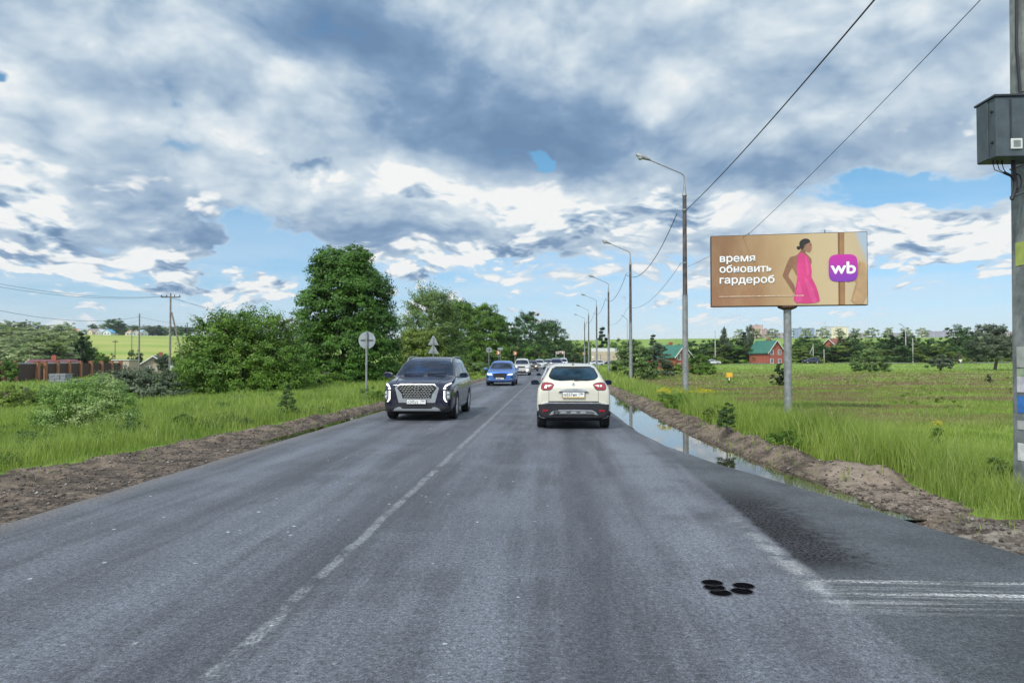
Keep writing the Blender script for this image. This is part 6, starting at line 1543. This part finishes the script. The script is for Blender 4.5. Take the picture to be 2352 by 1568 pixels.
wd = [(305, 15.6, .42, .75, L_dark, 'dark nettle clump at the edge of the left soil bank'), (425, 17.2, .40, .8, L_bush, 'leafy weed clump on the left bank, middle one'), (515, 18.5, .36, .8, L_dark, 'low dark weed clump left of the sapling'), (1810, 13.8, .42, .9, L_bush, 'dark grass clump on the right bank below the billboard'),
      (2290, 9.9, .45, .5, L_dark, 'dark leafy weed beside the foot of the power pole'), (855, 29, .7, 1.1, L_bush, 'leafy weed clump at the foot of the round sign post'), (1560, 24.5, .55, 1.2, L_bush, 'green weed clump by the puddle before the nearest lamp'), (1650, 20, .5, 1.0, L_olive, 'pale weed clump on the right bank before the billboard')]
for i, (px_, d, H, W_, lm, lb) in enumerate(wd): tree('weed_clump', gpos(px_, d), lb, 'weeds', H, W_, LOW, lm, 3200, .017, 100+i, .12, tr=.008, group='weed clumps on the banks')
for i, (px_, d, lb) in enumerate(((1538, 26, 'patch of small yellow flowers left of the nearest lamp post'), (1610, 27, 'patch of small yellow flowers right of the nearest lamp post'), (2150, 17.5, 'lone yellow flower head in the meadow at right'))):
    x, y, z = gpos(px_, d); w_ = 1.0 if i < 2 else .18
    o = empty('yellow_flowers', (x, y, z), lb, 'flowers', 'yellow flowers in the meadow'); P, F, T_ = leaves([(0, 0, .60, w_*.5, w_*.5, .12)], 420 if i < 2 else 90, .022, 120+i, .12); npmesh('blossom', P, F, L_yellow, o, {'tint': T_})
    P, F, T_ = leaves([(0, 0, .3, w_*.5, w_*.5, .28)], 900, .03, 130+i, .12); npmesh('leaves', P, F, L_bush, o, {'tint': T_})
plant_copy(V_[1], 'tree', 196, 112, 6.2, 5.0, 'dark tree with a leaning bare tip behind the brick fence', 'trees behind the brick fence'); plant_copy(SPR, 'spruce', 186, 110, 7.4, 7, 'dark pointed spruce behind the brick fence', 'spruces')
for k, px_, d, H, W_, lb in ((0, 226, 125, 4.5, 4.5, 'mid-green tree behind the brick fence, right of the dark one'), (3, 246, 135, 3.8, 4.5, 'olive tree left of the beige shed'), (1, 308, 132, 4.5, 3.6, 'dark tree between shed and plain pole'), (5, 378, 125, 4.0, 4.5, 'grey tree right of the dark roofed house'),
    (0, 410, 130, 4.2, 4, 'green tree at the foot of the slanting brace'), (1, 365, 140, 3.8, 4, 'dark small tree behind the dark roofed house'), (3, 436, 120, 4.6, 4, 'olive tree beside the broad rounded bush')):
    plant_copy(V_[k], 'tree', px_, d, H, W_, lb, 'trees behind the brick fence')
# wooded slope at far left and the ridge trees
g = np.random.default_rng(91); words = ['lowest', 'lower', 'middle', 'upper', 'topmost']; cols_ = ['left edge', 'second column', 'third column', 'fourth column', 'fifth column', 'sixth column', 'seventh column', 'eighth column', 'last column before the crop field']
for row in range(5):
    for c_ in range(9):
        px_ = -12+c_*23+float(g.uniform(-7, 7)); d = 215+row*75+float(g.uniform(-18, 18))
        if row > 2 and c_ > 7: continue
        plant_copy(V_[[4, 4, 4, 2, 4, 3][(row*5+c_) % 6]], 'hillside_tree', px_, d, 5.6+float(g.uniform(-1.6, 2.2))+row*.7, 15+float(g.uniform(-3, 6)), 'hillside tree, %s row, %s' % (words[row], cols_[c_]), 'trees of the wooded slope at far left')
rn = ['first', 'second', 'third', 'fourth', 'fifth', 'sixth', 'seventh', 'eighth', 'ninth', 'tenth', 'eleventh', 'twelfth', 'thirteenth', 'fourteenth', 'fifteenth']
for i, px_ in enumerate((214, 236, 254, 264, 274, 285, 306, 320, 340, 350, 362, 378, 400, 418, 436)):
    plant_copy(V_[[1, 2, 0, 1, 5][i % 5]], 'ridge_tree', px_, 625+(i % 3)*12, 9 if i not in (2, 3) else 14, 16+(i % 4)*3, 'tree on the village ridge, %s from the left' % rn[i], 'trees along the village ridge')
for i, px_ in enumerate(range(1700, 2120, 38)):
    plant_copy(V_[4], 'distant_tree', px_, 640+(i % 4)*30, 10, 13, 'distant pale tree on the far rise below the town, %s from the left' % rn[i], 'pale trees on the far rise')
for r in V_+[SPR]:
    for ch in list(r.children): bpy.data.objects.remove(ch)
    bpy.data.objects.remove(r)

# broad-leaved weeds threaded through the verge grass
def undergrowth(name, pts, lm, n, label, size=.022):
    lo = []
    for x, y, s_ in pts: lo.append((x, y, ground_z(x, y)+.12*s_/.3, s_, s_, s_*.55))
    P, F, T_ = leaves(lo, n, size, int(n), .16, nclump=len(pts)*9, flat=True); P[:, 2] = P[:, 2]
    z = land(P[:, 0], P[:, 1])[0]; o = npmesh(name, np.stack([P[:, 0], P[:, 1], np.maximum(P[:, 2], z)], -1), F, lm, None, {'tint': T_}); tag(o, label, 'weeds', kind='stuff')
g = np.random.default_rng(77)
pr_ = []
for k in range(150):
    y = 9.5+28*g.random()**1.3; x = float(toe(y))+.95+3.2*g.random()**1.4
    if y < 11.5 and x < 5.2: continue
    pr_.append((x, y, .10+.22*g.random()))
undergrowth('weeds', pr_, L_bush, 30000, 'dark leafy weeds mixed into the grass behind the right soil bank', .016)
pl_ = []
for k in range(170):
    y = 9.5+30*g.random()**1.2; pl_.append((float(vergeL(y))-.25-7*g.random()**1.5, y, .10+.25*g.random()))
undergrowth('weeds', pl_, L_dark, 30000, 'dark leafy weeds mixed into the grass behind the left soil bank', .017)
pf_ = [(float(g.uniform(7, 60)), float(g.uniform(22, 110)), .3+.5*float(g.random())) for k in range(140)]
undergrowth('weeds', pf_, L_olive, 24000, 'scattered olive weeds standing out in the open meadow', .035)

# ------------------------------------------------------------------ the air itself
mh = bpy.data.materials.new('air_haze'); mh.use_nodes = True; t = mh.node_tree; t.nodes.clear()
pv = t.nodes.new('ShaderNodeVolumePrincipled'); pv.inputs['Color'].default_value = (.80, .88, 1, 1); pv.inputs['Density'].default_value = .00011; pv.inputs['Anisotropy'].default_value = .3
mo = t.nodes.new('ShaderNodeOutputMaterial'); t.links.new(pv.outputs[0], mo.inputs['Volume'])
hzb = MB().box((0, 1200, 48), (5600, 3200, 160)).build('haze', mh); hzb['kind'] = 'stuff'
